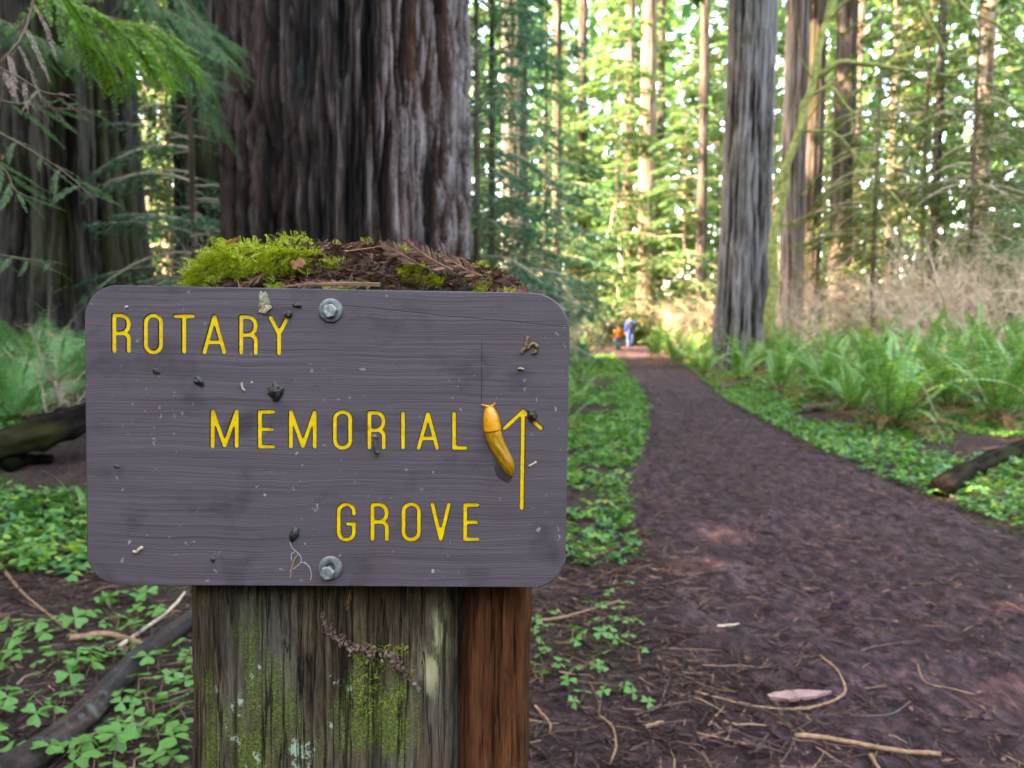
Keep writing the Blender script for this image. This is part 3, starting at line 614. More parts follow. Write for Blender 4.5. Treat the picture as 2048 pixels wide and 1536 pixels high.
stick('twig', [(0, 1130), (45, 1190), (110, 1245), (150, 1270)], .006, .004, 'thin bowed twig at the left edge below the log', M_DRYTWIG, 'twig')
stick('twig', [(240, 1300), (330, 1235), (370, 1190)], .007, .005, 'grey straight twig behind the lower left corner of the sign', M_TWIG, 'twig')
stick('twig', [(140, 1285), (220, 1278), (290, 1300)], .012, .009, 'brown bark-covered stick above the dark branch', M_DRYTWIG, 'stick')
# flat piece of pink bark
p = atZ(1600, 1403, .0); M_PBARK = plain('pink_bark', (.28, .16, .14), .7, .3, .3, 40, .6, .004)
t = np.linspace(0, 1, 14); b = MB(); n2 = 14; wv = .022*np.sin(np.clip(t*1.0+.05, 0, 1)*math.pi)**.6+.003*(vn(t*9, 2.)-.5)
top = np.concatenate([np.stack([(t-.5)*.19, wv*s+.004*(vn(t*7, s)-.5), .010+.004*vn(t*6, s+5)], 1) for s in (1, 0, -1)]); bot = top-np.array([0, 0, .009])
F = [[q*n2+i, (q+1)*n2+i, (q+1)*n2+i+1, q*n2+i+1] for q in range(2) for i in range(n2-1)]; F = np.array(F); k3 = 3*n2
ed = [[i, i+1, i+1+k3, i+k3] for i in range(n2-1)]+[[2*n2+i+1, 2*n2+i, 2*n2+i+k3, 2*n2+i+1+k3] for i in range(n2-1)]
tag(obj('bark_flake', mkmesh('bark_flake', np.concatenate([top, bot]), np.concatenate([F, F[:, ::-1]+k3, np.array(ed)]), [M_PBARK]), None, (p[0], p[1], .012), (0, 0, R(8))), 'flat pinkish bark flake inside the hook-shaped twig', 'bark')
# logs
def log(name, pts, r, label, mat, Y=None, ends=.7, n=40, sides=24, amp=.25, z=0., P0=None):
    P = spline(np.array([atG(px, py+10) for px, py in pts]) if P0 is None else P0, n)
    if P0 is None: P[:, 2] = surf(P[:, 0], P[:, 1])+r*.75
    c = P[n//2].copy(); c[2] = float(surf(c[0], c[1])); b = MB(); b.tube(P-c, r*(1-(1-ends)*np.linspace(0, 1, n)), sides); me = b.mesh('log', [mat], True)
    co = np.zeros(len(me.vertices)*3); me.vertices.foreach_get('co', co); co = co.reshape(-1, 3); k = n*sides
    cc = np.repeat(P-c, sides, 0); d = co[:k]-cc; ang = np.tile(np.arange(sides), n); al = np.repeat(np.arange(n), sides)
    co[:k] = cc+d*(1+amp*2*(fbm(ang*.9, al*.25, r*7, 3)-.5)+amp*(vn(al*.5, 3., r)-.5))[:, None]; me.vertices.foreach_set('co', co.ravel())
    rid = np.full(len(co), .4); rid[:k] = fbm(ang*1.1, al*.2, 1., 3)
    a = me.attributes.new('ridge', 'FLOAT', 'POINT'); a.data.foreach_set('value', rid.astype(np.float32)); me.update()
    return tag(obj(name, me, None, c), label, 'log')
B_LOG = barkmat('rotten_log_bark', (.004, .003, .002), (.010, .007, .005), (.035, .024, .018), .9, .35, .0, .3, .1, fs=2.)
B_BRANCH = barkmat('dark_branch_bark', (.012, .008, .007), (.035, .023, .02), (.08, .055, .05), .5, 0, .4, .45, .4, fs=3.)
log('fallen_log', None, .12, 'dark fallen log left of the sign below the feathery ferns', B_LOG, P0=np.array([atY(-80, 915, 4.4), atY(20, 884, 4.55), atY(110, 858, 4.7), atY(200, 826, 4.9), atY(290, 800, 5.1)]))
log('fallen_branch', [(20, 1560), (120, 1490), (210, 1405), (300, 1310), (400, 1235)], .042, 'thick dark fallen branch running diagonally left of the post', B_BRANCH, amp=.12)
log('fallen_log', [(1880, 985), (1960, 935), (2080, 885), (2200, 850)], .075, 'dark fallen log at the right edge of the picture', B_LOG)
log('fallen_log', [(1440, 772), (1480, 760), (1525, 750)], .06, 'small dark log on the verge right of the trail', B_BROWN, n=16)
log('fallen_log', [(1600, 815), (1690, 805), (1760, 815)], .06, 'rotten brown log half hidden under the nearest ferns', B_BROWN)
log('fallen_log', [(1120, 675), (1180, 672), (1250, 671)], .3, 'dark log across the far end of the trail behind the hikers', B_LOG, n=16)
stick('bark_chunk', [(15, 945), (60, 930), (105, 928)], .045, .03, 'reddish brown bark chunk under the fallen log at the left edge', B_LOG, 'bark')

# ------------------------------------------------------------------ redwood branchlets near the camera
def sprig_mesh(seed, L, mat, stem, nl=.013, wd=.0011, npair=26, bend=.25, droop=.1, ang=.75):
    g = np.random.default_rng(seed); b = MB(); t = np.linspace(0, 1, 10); k = g.normal(0, bend)
    C = np.stack([t*L, k*L*t*t, -droop*L*t*t+.01*L*np.sin(t*5+seed)], 1); b.tube(C, np.linspace(.0013, .0005, 10)*max(1, L/.12), 4, 1)
    tt = np.linspace(.05, 1, npair); P = np.stack([np.interp(tt, t, C[:, i]) for i in range(3)], 1); T = unit(np.gradient(P, axis=0)); S = unit(np.cross(np.array([0, 0, 1.]), T))
    for s in (-1, 1):
        D = unit(S*s*math.sin(ang)+T*math.cos(ang)+g.normal(0, .10, P.shape)); h = (nl*np.clip(1.25*np.sin((tt*.8+.17)*math.pi), .35, 1)*(.85+.3*g.random(npair)))[:, None]
        W = unit(np.cross(D, np.array([0, 0, 1.])+g.normal(0, .3, P.shape)))*wd
        Q = P+D*h*.5; V = np.stack([Q-D*h*.5, Q-D*h*.2+W, Q+D*h*.3+W*.8, Q+D*h*.5, Q+D*h*.3-W*.8, Q-D*h*.2-W], 1).reshape(-1, 3)
        i = np.arange(len(Q))[:, None]*6; b.add(V, np.concatenate([i+np.array([[0, 1, 2, 3]]), i+np.array([[0, 3, 4, 5]])]))
    return b.mesh('branchlet', [mat, stem])
SG = [sprig_mesh(600+i, .16, L_NEAR, M_BTWIG, .019, .0017, 24) for i in range(4)]
SGL = leafmat('painted_sunlit_needles', [(0, (.09, .26, .06)), (.5, (.14, .34, .06)), (1, (.24, .42, .06))], .5)  # brighter needle colour standing in for sunlight on the top left boughs
SGB = [sprig_mesh(610+i, .2, SGL, M_BTWIG, .019, .0022, 22) for i in range(4)]
SP = [sprig_mesh(620+i, .17, L_PALEDEAD, M_BTWIG, .014, .0012, 30, .15) for i in range(3)]
def bough(label, pts, Ys, meshes, nbr, scale, seed, droop=.3, r=.004, flat=.3):
    g = np.random.default_rng(seed); P = spline(np.array([atY(px, py, Y) for (px, py), Y in zip(pts, Ys)]), 24); o = empty('redwood_bough', P[0]); o['group'] = 'redwood boughs at the upper left'
    b = MB(); b.tube(P-P[0], np.linspace(r, r*.35, 24), 5); obj('twig', b.mesh('twig', [M_BTWIG], True), o); T = unit(np.gradient(P, axis=0))
    for i in range(nbr):
        k = int(2+21*(i+.5)/nbr); d = T[k]; s = unit(np.cross(d, [0, 0, 1.]))*(1 if i % 2 else -1)
        x = Vector(unit(d*.7+s*.8+np.array([0, 0, -droop])+g.normal(0, .2, 3))); q = x.to_track_quat('X', 'Z')
        e_ = obj('branchlet', meshes[g.integers(len(meshes))], o, P[k]-P[0], None, scale*(.7+.6*g.random())*(1.1-.5*k/24)); e_.rotation_euler = (q @ Matrix.Rotation(g.normal(0, flat), 4, 'X').to_quaternion()).to_euler()
    return tag(o, label, 'branch', 'redwood boughs at the upper left')
bough('bleached dead redwood spray hanging at the left edge', [(75, -30), (50, 60), (15, 110), (-20, 150)], [1.9, 1.85, 1.8, 1.8], SP, 10, 1., 1, .8)
bough('dead tan redwood spray with two long tips left of the fluted trunk', [(-40, 120), (30, 150), (90, 185), (150, 190)], [2.0, 2., 2., 2.], SP, 9, .85, 2, .5)
bough('thin green redwood spray slanting down over the fluted trunk', [(-30, 250), (60, 300), (130, 345), (190, 400)], [2.2, 2.2, 2.15, 2.1], SG, 9, 1., 3, .15)
bough('small green redwood spray at the left edge beside the fluted trunk', [(-40, 300), (10, 340), (30, 380), (60, 395)], [2., 2., 2., 2.], SG, 7, .8, 4, .3)
bough('dark green redwood spray low at the left edge', [(-60, 500), (0, 510), (50, 520), (110, 530)], [2.3, 2.3, 2.3, 2.3], SG, 8, 1., 5, .2)
bough('green redwood spray crossing the fluted trunk', [(-20, 200), (60, 210), (130, 218), (220, 224)], [2.6, 2.6, 2.6, 2.6], SG, 8, 1., 6, .1)
for i, (pts, Y, lab) in enumerate([([(60, -60), (180, 20), (270, 50), (350, 70)], 3.6, 'bright green redwood bough at the top left'), ([(200, -80), (300, 0), (380, 50), (450, 110)], 4.4, 'teal redwood bough hanging beside the giant trunk'),
        ([(120, -40), (160, 40), (230, 90), (300, 110)], 4.0, 'green redwood bough below the top left bough'), ([(330, -60), (380, 20), (420, 60), (470, 90)], 5.0, 'teal redwood bough touching the left edge of the giant trunk'),
        ([(-40, 20), (40, 60), (100, 90), (170, 120)], 4.4, 'shaded redwood bough in the top left corner'), ([(260, -40), (330, 40), (370, 110), (420, 170)], 4.8, 'drooping redwood bough left of the giant trunk'), ([(300, 60), (350, 120), (400, 190), (440, 260)], 5.4, 'lowest teal redwood bough left of the giant trunk')]):
    bough(lab, pts, [Y]*4, SGB if i in (0, 2) else SG, 60, 1.9, 20+i, .35, .010, .6)

# ------------------------------------------------------------------ the sign
BC = np.array([-.19106, .76529, .93615]); yaw, tilt, roll = .03004871, -.0293146, .01634445; BW, BH, BT = .5, .31188, .036
MR = Matrix.Rotation(yaw, 3, 'Z') @ Matrix.Rotation(tilt, 3, 'X') @ Matrix.Rotation(roll, 3, 'Y'); NR = np.array(MR)
SIGN = empty('trail_sign', BC); SIGN.rotation_euler = MR.to_euler()
tag(SIGN, 'brown wooden trail sign with yellow routed letters bolted to a mossy post', 'sign')
def uv(px, py, depth=0.0):                            # point on the board plane (local x, z in metres), optionally behind it
    d = ray(px, py); nrm = NR[:, 1]; c = BC+nrm*depth; t = ((c-np.array([0, 0, CAMZ]))@nrm)/(d@nrm); p = np.array([0, 0, CAMZ])+d*t-BC
    return np.array([p@NR[:, 0], p@NR[:, 2]])
def onboard(px, py, y=0.): a = uv(px, py); return Vector((a[0], y, a[1]))
def W(v): return SIGN.matrix_basis @ Vector(v)
SIGN.matrix_basis = Matrix.Translation(Vector(BC)) @ MR.to_4x4()

def boardmat():
    M = Mat('brown_sign_paint'); v = M.obj()
    wan = M.n('VectorMath', {0: v, 1: M.n('CombineXYZ', {2: M.math('MULTIPLY', M.math('SUBTRACT', M.noise(M.scale(v, (5, 1, 9)), 1., 3), .5), .02)})}, operation='ADD')
    g1 = M.noise(M.scale(wan, (4, 1, 900)), 1., 3, .6, .15); g2 = M.noise(M.scale(wan, (2.2, 1, 130)), 1., 4, .6, .3)
    gr = M.math('ADD', M.math('MULTIPLY', g1, .85), M.math('MULTIPLY', g2, .3))
    c = M.ramp(gr, [(.36, (.044, .032, .035)), (.56, (.083, .063, .068)), (.75, (.115, .089, .096))])
    sm = M.noise(M.scale(v, (1, 1, 1.3), (3, 0, 1)), 16., 5, .6); c = M.mix(M.math('MULTIPLY', M.ramp(sm, [(.54, 0.), (.70, 1.)]), .55), c, (.018, .015, .018))
    rd = M.noise(M.scale(v, (1, 1, .7), (7, 0, 2)), 9., 3); c = M.mix(M.math('MULTIPLY', M.ramp(rd, [(.55, 0.), (.7, 1.)]), .4), c, (.085, .05, .05))
    sp = M.noise(M.scale(v, (1, 1, .8), (1, 0, 9)), 130., 2, .5); ms = M.noise(v, 14., 3)
    c = M.mix(M.math('MULTIPLY', M.ramp(sp, [(.66, 0.), (.73, 1.)]), M.ramp(ms, [(.47, 0.), (.58, .8)])), c, (.36, .33, .32))
    # a few long splits of the wood grain: z = a + b x, thin dark lines
    X = M.n('SeparateXYZ', {0: v}); Z = M.n('SeparateXYZ', {0: v}, out=2); wob = M.math('MULTIPLY', M.math('SUBTRACT', M.noise(M.scale(v, (14, 1, 3)), 1., 3), .5), .006)
    crack = 0.
    for (x0, z0, x1, z1, xa, xb, wd) in [(-.1, .1475, .25, .121, .0, .26, .0006), (.0, .095, .2, .083, .05, .16, .0003)]:
        sl_ = (z1-z0)/(x1-x0); d = M.math('ABSOLUTE', M.math('SUBTRACT', M.math('SUBTRACT', M.math('ADD', Z, wob), z0), M.math('MULTIPLY', M.math('SUBTRACT', X, x0), sl_)))
        m_ = M.math('SUBTRACT', 1., M.math('DIVIDE', d, wd), clamp=True); m_ = M.math('MULTIPLY', m_, M.math('MULTIPLY', M.math('GREATER_THAN', X, xa), M.math('LESS_THAN', X, xb)))
        crack = M.math('MAXIMUM', crack, m_)
    vx = M.math('SUBTRACT', 1., M.math('DIVIDE', M.math('ABSOLUTE', M.math('SUBTRACT', M.math('ADD', X, wob), .158)), .0006), clamp=True)
    crack = M.math('MAXIMUM', crack, M.math('MULTIPLY', M.math('MULTIPLY', vx, M.math('GREATER_THAN', Z, .035)), M.math('LESS_THAN', Z, .105)))
    c = M.mix(M.math('MULTIPLY', crack, .85), c, (.02, .016, .017))
    h = M.math('SUBTRACT', gr, M.math('MULTIPLY', crack, 1.5))
    M.P(Base_Color=c, Roughness=M.ramp(sm, [(.4, .62), (.7, .45)]), Normal=M.bump(h, .5, .0010)); M.b.inputs['Specular IOR Level'].default_value = .25; return M.m
def yellowmat():
    M = Mat('yellow_letter_paint'); v = M.obj(); n_ = M.noise(v, 160., 4, .6); d = M.noise(v, 45., 4, .6)
    c = M.ramp(n_, [(.3, (.66, .36, .0)), (.55, (.82, .50, .0)), (.8, (.86, .56, .005))]); c = M.mix(M.math('MULTIPLY', M.ramp(d, [(.60, 0.), (.74, 1.)]), .8), c, (.33, .12, .01))
    M.P(Base_Color=c, Roughness=.5, Normal=M.bump(n_, .3, .001)); return M.m
M_BOARD, M_YEL = boardmat(), yellowmat(); M_EDGE = plain('routed_edge', (.035, .025, .015), .8, .2, .5, 300, .4, .001)
def arc(cx, cyy, rx, ry, a0, a1, n=7): return [(cx+rx*math.cos(R(a)), cyy+ry*math.sin(R(a))) for a in np.linspace(a0, a1, n)]
rO = dict(rx=.5, ry=.2)
GL = {'R': [[(0, 0), (0, 1), (.5, 1)]+arc(.5, .75, .5, .25, 90, -90)+[(0, .5)], [(.55, .5)]+arc(.55, .33, .45, .17, 90, 0)+[(1, 0)]],
      'O': [arc(.5, .8, .5, .2, 180, 0, 9)+arc(.5, .2, .5, .2, 0, -180, 9)+[(0, .8)]],
      'T': [[(0, 1), (1, 1)], [(.5, 1), (.5, 0)]], 'A': [[(0, 0), (.5, 1), (1, 0)], [(.15, .28), (.85, .28)]],
      'Y': [[(0, 1), (.5, .54), (1, 1)], [(.5, .54), (.5, 0)]], 'M': [[(0, 0), (0, 1), (.5, .02), (1, 1), (1, 0)]],
      'E': [[(1, 1), (0, 1), (0, 0), (1, 0)], [(0, .5), (.9, .5)]], 'I': [[(0, 0), (0, 1)]], 'L': [[(0, 1), (0, 0), (1, 0)]],
      'G': [[(1, .74)]+arc(.5, .8, .5, .2, 0, 180, 9)+arc(.5, .2, .5, .2, 180, 360, 9)+[(1, .45), (.6, .45)]], 'V': [[(0, 1), (.5, 0), (1, 1)]]}
LT = [('R', 227.2, 256.2, 630.7, 701.6), ('O', 290.5, 320.8, 630.4, 704.5), ('T', 350.3, 384.1, 632.2, 703.7), ('A', 407.8, 447.4, 633.3, 704.2), ('R', 481.6, 510.6, 633.8, 705.5), ('Y', 540.4, 574.4, 635.1, 706.3),
      ('M', 424.2, 472.4, 822.9, 892.7), ('E', 519.1, 545.7, 823.7, 893.5), ('M', 581, 628.8, 824.4, 893.5), ('O', 669.2, 699.9, 823.8, 895.9), ('R', 738.4, 767.1, 825.6, 895.2), ('I', 805.9, 806.9, 826.9, 895.2), ('A', 837.1, 874.4, 827.7, 895.9), ('L', 908.2, 930.9, 827, 895.9),
      ('G', 676.8, 707.3, 1009.2, 1079.8), ('R', 744.6, 773.3, 1009.7, 1078.5), ('O', 806.8, 837.6, 1008.7, 1079.8), ('V', 864.7, 897.7, 1009.7, 1078.5), ('E', 930.3, 954.9, 1010.5, 1079)]
glyphs = []
for ch, x0, x1, y0, y1 in LT:
    a, b_, c_, d_ = uv(x0, y1), uv(x1, y1), uv(x0, y0), uv(x1, y0)
    segs = []
    for st in GL[ch]:
        Q = [(a*(1-s)+b_*s)*(1-t)+(c_*(1-s)+d_*s)*t for s, t in st]; segs += list(zip(Q[:-1], Q[1:]))
    glyphs.append((ch, segs, .0026))
ap, ab, al_, ar = uv(1046.3, 822), uv(1043.8, 1016), uv(1009.5, 856.5), uv(1082, 856.5)
glyphs.append(('arrow', [(ap, ab), (ap, al_), (ap, ar)], .0026))
MM = 1000.
def sdf(P, segs, r):
    d = np.full(len(P), 1e9)
    for a, b_ in segs:
        a = np.asarray(a)*MM; b_ = np.asarray(b_)*MM; ab_ = b_-a; t = np.clip(((P-a)@ab_)/max(ab_@ab_, 1e-9), 0, 1); d = np.minimum(d, np.linalg.norm(P-a-t[:, None]*ab_, axis=1))
    return d-r*MM-.42*(fbm(P[:, 0]*.75+50, P[:, 1]*.75+90, 0., 2)-.5)
CV, CE = [], []; ranges = []
def marching(segs, r, step=.34):
    S = np.array([p for s in segs for p in s])*MM; lo = S.min(0)-r*MM-1.2; hi = S.max(0)+r*MM+1.2; nx, ny = ((hi-lo)/step).astype(int)+2
    X, Y = np.meshgrid(lo[0]+np.arange(nx)*step, lo[1]+np.arange(ny)*step, indexing='ij'); D = sdf(np.stack([X.ravel(), Y.ravel()], 1), segs, r).reshape(nx, ny)
    D = np.where(abs(D) < 1e-4, 1e-4, D); vid = {}; V = []; E_ = []
    def ev(i, j, i2, j2):
        k = (i, j, i2, j2)
        if k not in vid:
            a, b_ = D[i, j], D[i2, j2]; t = np.clip(a/(a-b_), .06, .94); vid[k] = len(V); V.append((X[i, j]+(X[i2, j2]-X[i, j])*t, Y[i, j]+(Y[i2, j2]-Y[i, j])*t))
        return vid[k]
    sg = D < 0; c = sg[:-1, :-1].astype(int)+sg[1:, :-1]+sg[:-1, 1:]+sg[1:, 1:]
    for i, j in zip(*np.nonzero((c > 0) & (c < 4))):
        e_ = []
        if sg[i, j] != sg[i+1, j]: e_.append(ev(i, j, i+1, j))
        if sg[i+1, j] != sg[i+1, j+1]: e_.append(ev(i+1, j, i+1, j+1))
        if sg[i, j+1] != sg[i+1, j+1]: e_.append(ev(i, j+1, i+1, j+1))
        if sg[i, j] != sg[i, j+1]: e_.append(ev(i, j, i, j+1))
        for q in range(0, len(e_)-1, 2): E_.append((e_[q], e_[q+1]))
    return np.array(V), np.array(E_), lo, hi
for ch, segs, r in glyphs:
    V, E_, lo, hi = marching(segs, r); n0 = sum(len(v) for v in CV); CV.append(V); CE.append(E_+n0); ranges.append((n0, n0+len(V), lo, hi))
# board outline: rounded corners (slightly irregular), chamfered rim
hw, hh, cr = BW/2*MM, BH/2*MM, 34.
ol = []
for cx, cz, a0 in [(hw-cr, hh-cr*1.0, 0), (-hw+cr, hh-cr, 90), (-hw+cr, -hh+cr, 180), (hw-cr, -hh+cr, 270)]:
    rc = 40. if a0 == 0 else cr
    cx, cz = math.copysign(hw-rc, cx), math.copysign(hh-rc, cz)
    ol += [(cx+rc*math.cos(R(a0+a)), cz+rc*math.sin(R(a0+a))) for a in np.linspace(0, 90, 16)]
ol = np.array(ol); cen = ol*(1-1.6/np.linalg.norm(ol, axis=1)[:, None]); n0 = sum(len(v) for v in CV); no = len(ol)
CV.append(cen); CE.append(np.stack([np.arange(no), (np.arange(no)+1) % no], 1)+n0)
allV = np.concatenate(CV); allE = np.concatenate(CE)
ov, oe, of, _, _, _ = delaunay_2d_cdt([Vector(v) for v in allV], [tuple(map(int, e_)) for e_ in allE], [], 0, 1e-5)
ov = np.array([tuple(v) for v in ov]); tri = []
for f in of:
    f = list(f)
    for q in range(1, len(f)-1): tri.append((f[0], f[q], f[q+1]))
tri = np.array(tri); ctr = ov[tri].mean(1); owner = np.full(len(tri), -1)
for gi, ((ch, segs, r), (n0_, n1_, lo, hi)) in enumerate(zip(glyphs, ranges)):
    k = np.nonzero((ctr[:, 0] > lo[0]) & (ctr[:, 0] < hi[0]) & (ctr[:, 1] > lo[1]) & (ctr[:, 1] < hi[1]))[0]
    if len(k): ins = sdf(ctr[k], segs, r) < 0; owner[k[ins]] = gi
# board mesh: front with letter openings, routed walls, chamfer, sides, back
def to3(P, y): return np.stack([P[:, 0]/MM, np.full(len(P), y), P[:, 1]/MM], 1)
V = [to3(ov, 0.)]; nv = len(ov); F3 = [tri[owner < 0][:, ::-1]]; mi3 = [np.zeros((owner < 0).sum())]; F4 = []; mi4 = []
# orient front faces toward the viewer (-y)
def orient(T, P2, sign):
    a = P2[T[:, 0]]; b_ = P2[T[:, 1]]; c_ = P2[T[:, 2]]; ar_ = (b_[:, 0]-a[:, 0])*(c_[:, 1]-a[:, 1])-(b_[:, 1]-a[:, 1])*(c_[:, 0]-a[:, 0]); T = T.copy(); fl = (ar_*sign) < 0; T[fl] = T[fl][:, ::-1]; return T
F3 = [orient(tri[owner < 0], ov, 1)]
inner = {}
for gi, ((ch, segs, r), (n0_, n1_, lo, hi)) in enumerate(zip(glyphs, ranges)):
    T = tri[owner == gi]; ids = np.unique(T); P2 = ov[ids]; h = .05
    gx_ = (sdf(P2+[h, 0], segs, r)-sdf(P2-[h, 0], segs, r)); gy_ = (sdf(P2+[0, h], segs, r)-sdf(P2-[0, h], segs, r)); gg = unit(np.stack([gx_, gy_], 1)); dd = sdf(P2, segs, r)
    rim = dd > -.08; Pn = np.where(rim[:, None], P2-gg*.75, P2); mp_ = {int(v): i for i, v in enumerate(ids)}
    Tl = orient(np.vectorize(mp_.get)(T), Pn, 1); nm = 'arrow' if ch == 'arrow' else 'letter'
    dep = .0016+.0008*np.clip(-dd/2, 0, 1)
    Vl = np.stack([Pn[:, 0]/MM, dep, Pn[:, 1]/MM], 1); inner[gi] = mkmesh(nm, Vl, Tl, [M_YEL])
    # wall: boundary edges of this glyph's triangles
    ec = {}
    for a, b_, c_ in Tl:
        for e_ in ((a, b_), (b_, c_), (c_, a)):
            k = (min(e_), max(e_)); ec[k] = None if k in ec else e_
    be = np.array([e_ for e_ in ec.values() if e_ is not None]); base = sum(len(v) for v in V); V.append(np.stack([Pn[:, 0]/MM, dep+.0004, Pn[:, 1]/MM], 1))
    F4.append(np.stack([ids[be[:, 1]], ids[be[:, 0]], base+be[:, 0], base+be[:, 1]], 1)); mi4.append(np.ones(len(be)))
# map outline points in CDT output
oid = np.array([np.argmin(((ov-c_)**2).sum(1)) for c_ in cen]); base = sum(len(v) for v in V)
V += [to3(ol, .0016), to3(ol, BT-.0016), to3(cen, BT)]; j = np.arange(no); j2 = (j+1) % no
for A0, B0 in ((oid, base+j), (base+j, base+no+j), (base+no+j, base+2*no+j)): F4.append(np.stack([A0[j], B0[j], B0[j2], A0[j2]], 1)); mi4.append(np.zeros(no))
V.append(np.array([[0, BT, 0]])); cb = sum(len(v) for v in V)-1; F3.append(np.stack([base+2*no+j, np.full(no, cb), base+2*no+j2], 1))
board = obj('board', mkmesh('board', np.concatenate(V), [np.concatenate(F3), np.concatenate(F4)], [M_BOARD, M_EDGE], False, np.concatenate([np.zeros(sum(len(f) for f in F3))]+mi4)), SIGN)
for gi, (ch, segs, r) in enumerate(glyphs):
    o = obj('arrow' if ch == 'arrow' else 'letter', inner[gi], board); o['label'] = 'yellow painted upward arrow' if ch == 'arrow' else 'yellow routed capital letter %s' % ch

# bolts
M_STEEL = Mat('galvanised_steel'); n_ = M_STEEL.noise(M_STEEL.obj(), 220., 4); M_STEEL.P(Base_Color=M_STEEL.ramp(n_, [(.35, (.22, .23, .22)), (.65, (.42, .43, .40))]), Metallic=.75, Roughness=M_STEEL.ramp(n_, [(.3, .35), (.7, .6)]), Normal=M_STEEL.bump(n_, .25, .0006)); M_STEEL = M_STEEL.m
M_WASH = Mat('weathered_washer'); n_ = M_WASH.noise(M_WASH.obj(), 160., 5); M_WASH.P(Base_Color=M_WASH.ramp(n_, [(.35, (.10, .115, .11)), (.65, (.22, .24, .225))]), Metallic=.5, Roughness=.55, Normal=M_WASH.bump(n_, .3, .0006)); M_WASH = M_WASH.m
def lathe(prof, n=40, sides=None):
    prof = np.array(prof); th = np.arange(n)*2*math.pi/n; V = np.stack([prof[:, None, 0]*np.cos(th), np.broadcast_to(prof[:, None, 1], (len(prof), n)), prof[:, None, 0]*np.sin(th)], -1).reshape(-1, 3)
    i = np.arange(len(prof)-1)[:, None]*n; j = np.arange(n)[None]; j2 = (j+1) % n; return V, np.stack([i+j, i+n+j, i+n+j2, i+j2], -1).reshape(-1, 4)
def hexhead(af, h):
    V = []; k = 6; ro = af/math.sqrt(3)
    for rr_, y in ((ro, 0), (ro, -h*.85), (ro*.9, -h), (ro*.55, -h*1.0), (ro*.5, -h*.97), (0.0001, -h*.97)): V += [(rr_*math.cos(R(60*q+12)), y, rr_*math.sin(R(60*q+12))) for q in range(6)]
    F = [[l*6+q, (l+1)*6+q, (l+1)*6+(q+1) % 6, l*6+(q+1) % 6] for l in range(5) for q in range(6)]; return np.array(V), np.array(F)
for (bx_, by_, wx, wy, lab) in [(662, 622, 662, 621, 'upper hex bolt of the sign'), (657, 1143, 661, 1135, 'lower hex bolt of the sign sitting off centre')]:
    bo = empty('bolt'); bo.parent = SIGN; bo['label'] = lab; c_ = onboard(bx_, by_); wc = onboard(wx, wy)
    Vw, Fw = lathe([(.0052, -.0001), (.0052, -.0022), (.0058, -.0026), (.0115, -.0026), (.0124, -.0019), (.0124, -.0001)], 44); obj('washer', mkmesh('washer', Vw, Fw, [M_WASH], True), bo, wc)
    Vh, Fh = hexhead(.0128, .0062); obj('head', mkmesh('head', Vh, Fh, [M_STEEL]), bo, c_+Vector((0, -.0024, 0)))
    Vs, Fs = lathe([(.0046, .004), (.0046, -.003)], 16); obj('shank', mkmesh('shank', Vs, Fs, [M_STEEL], True), bo, c_)

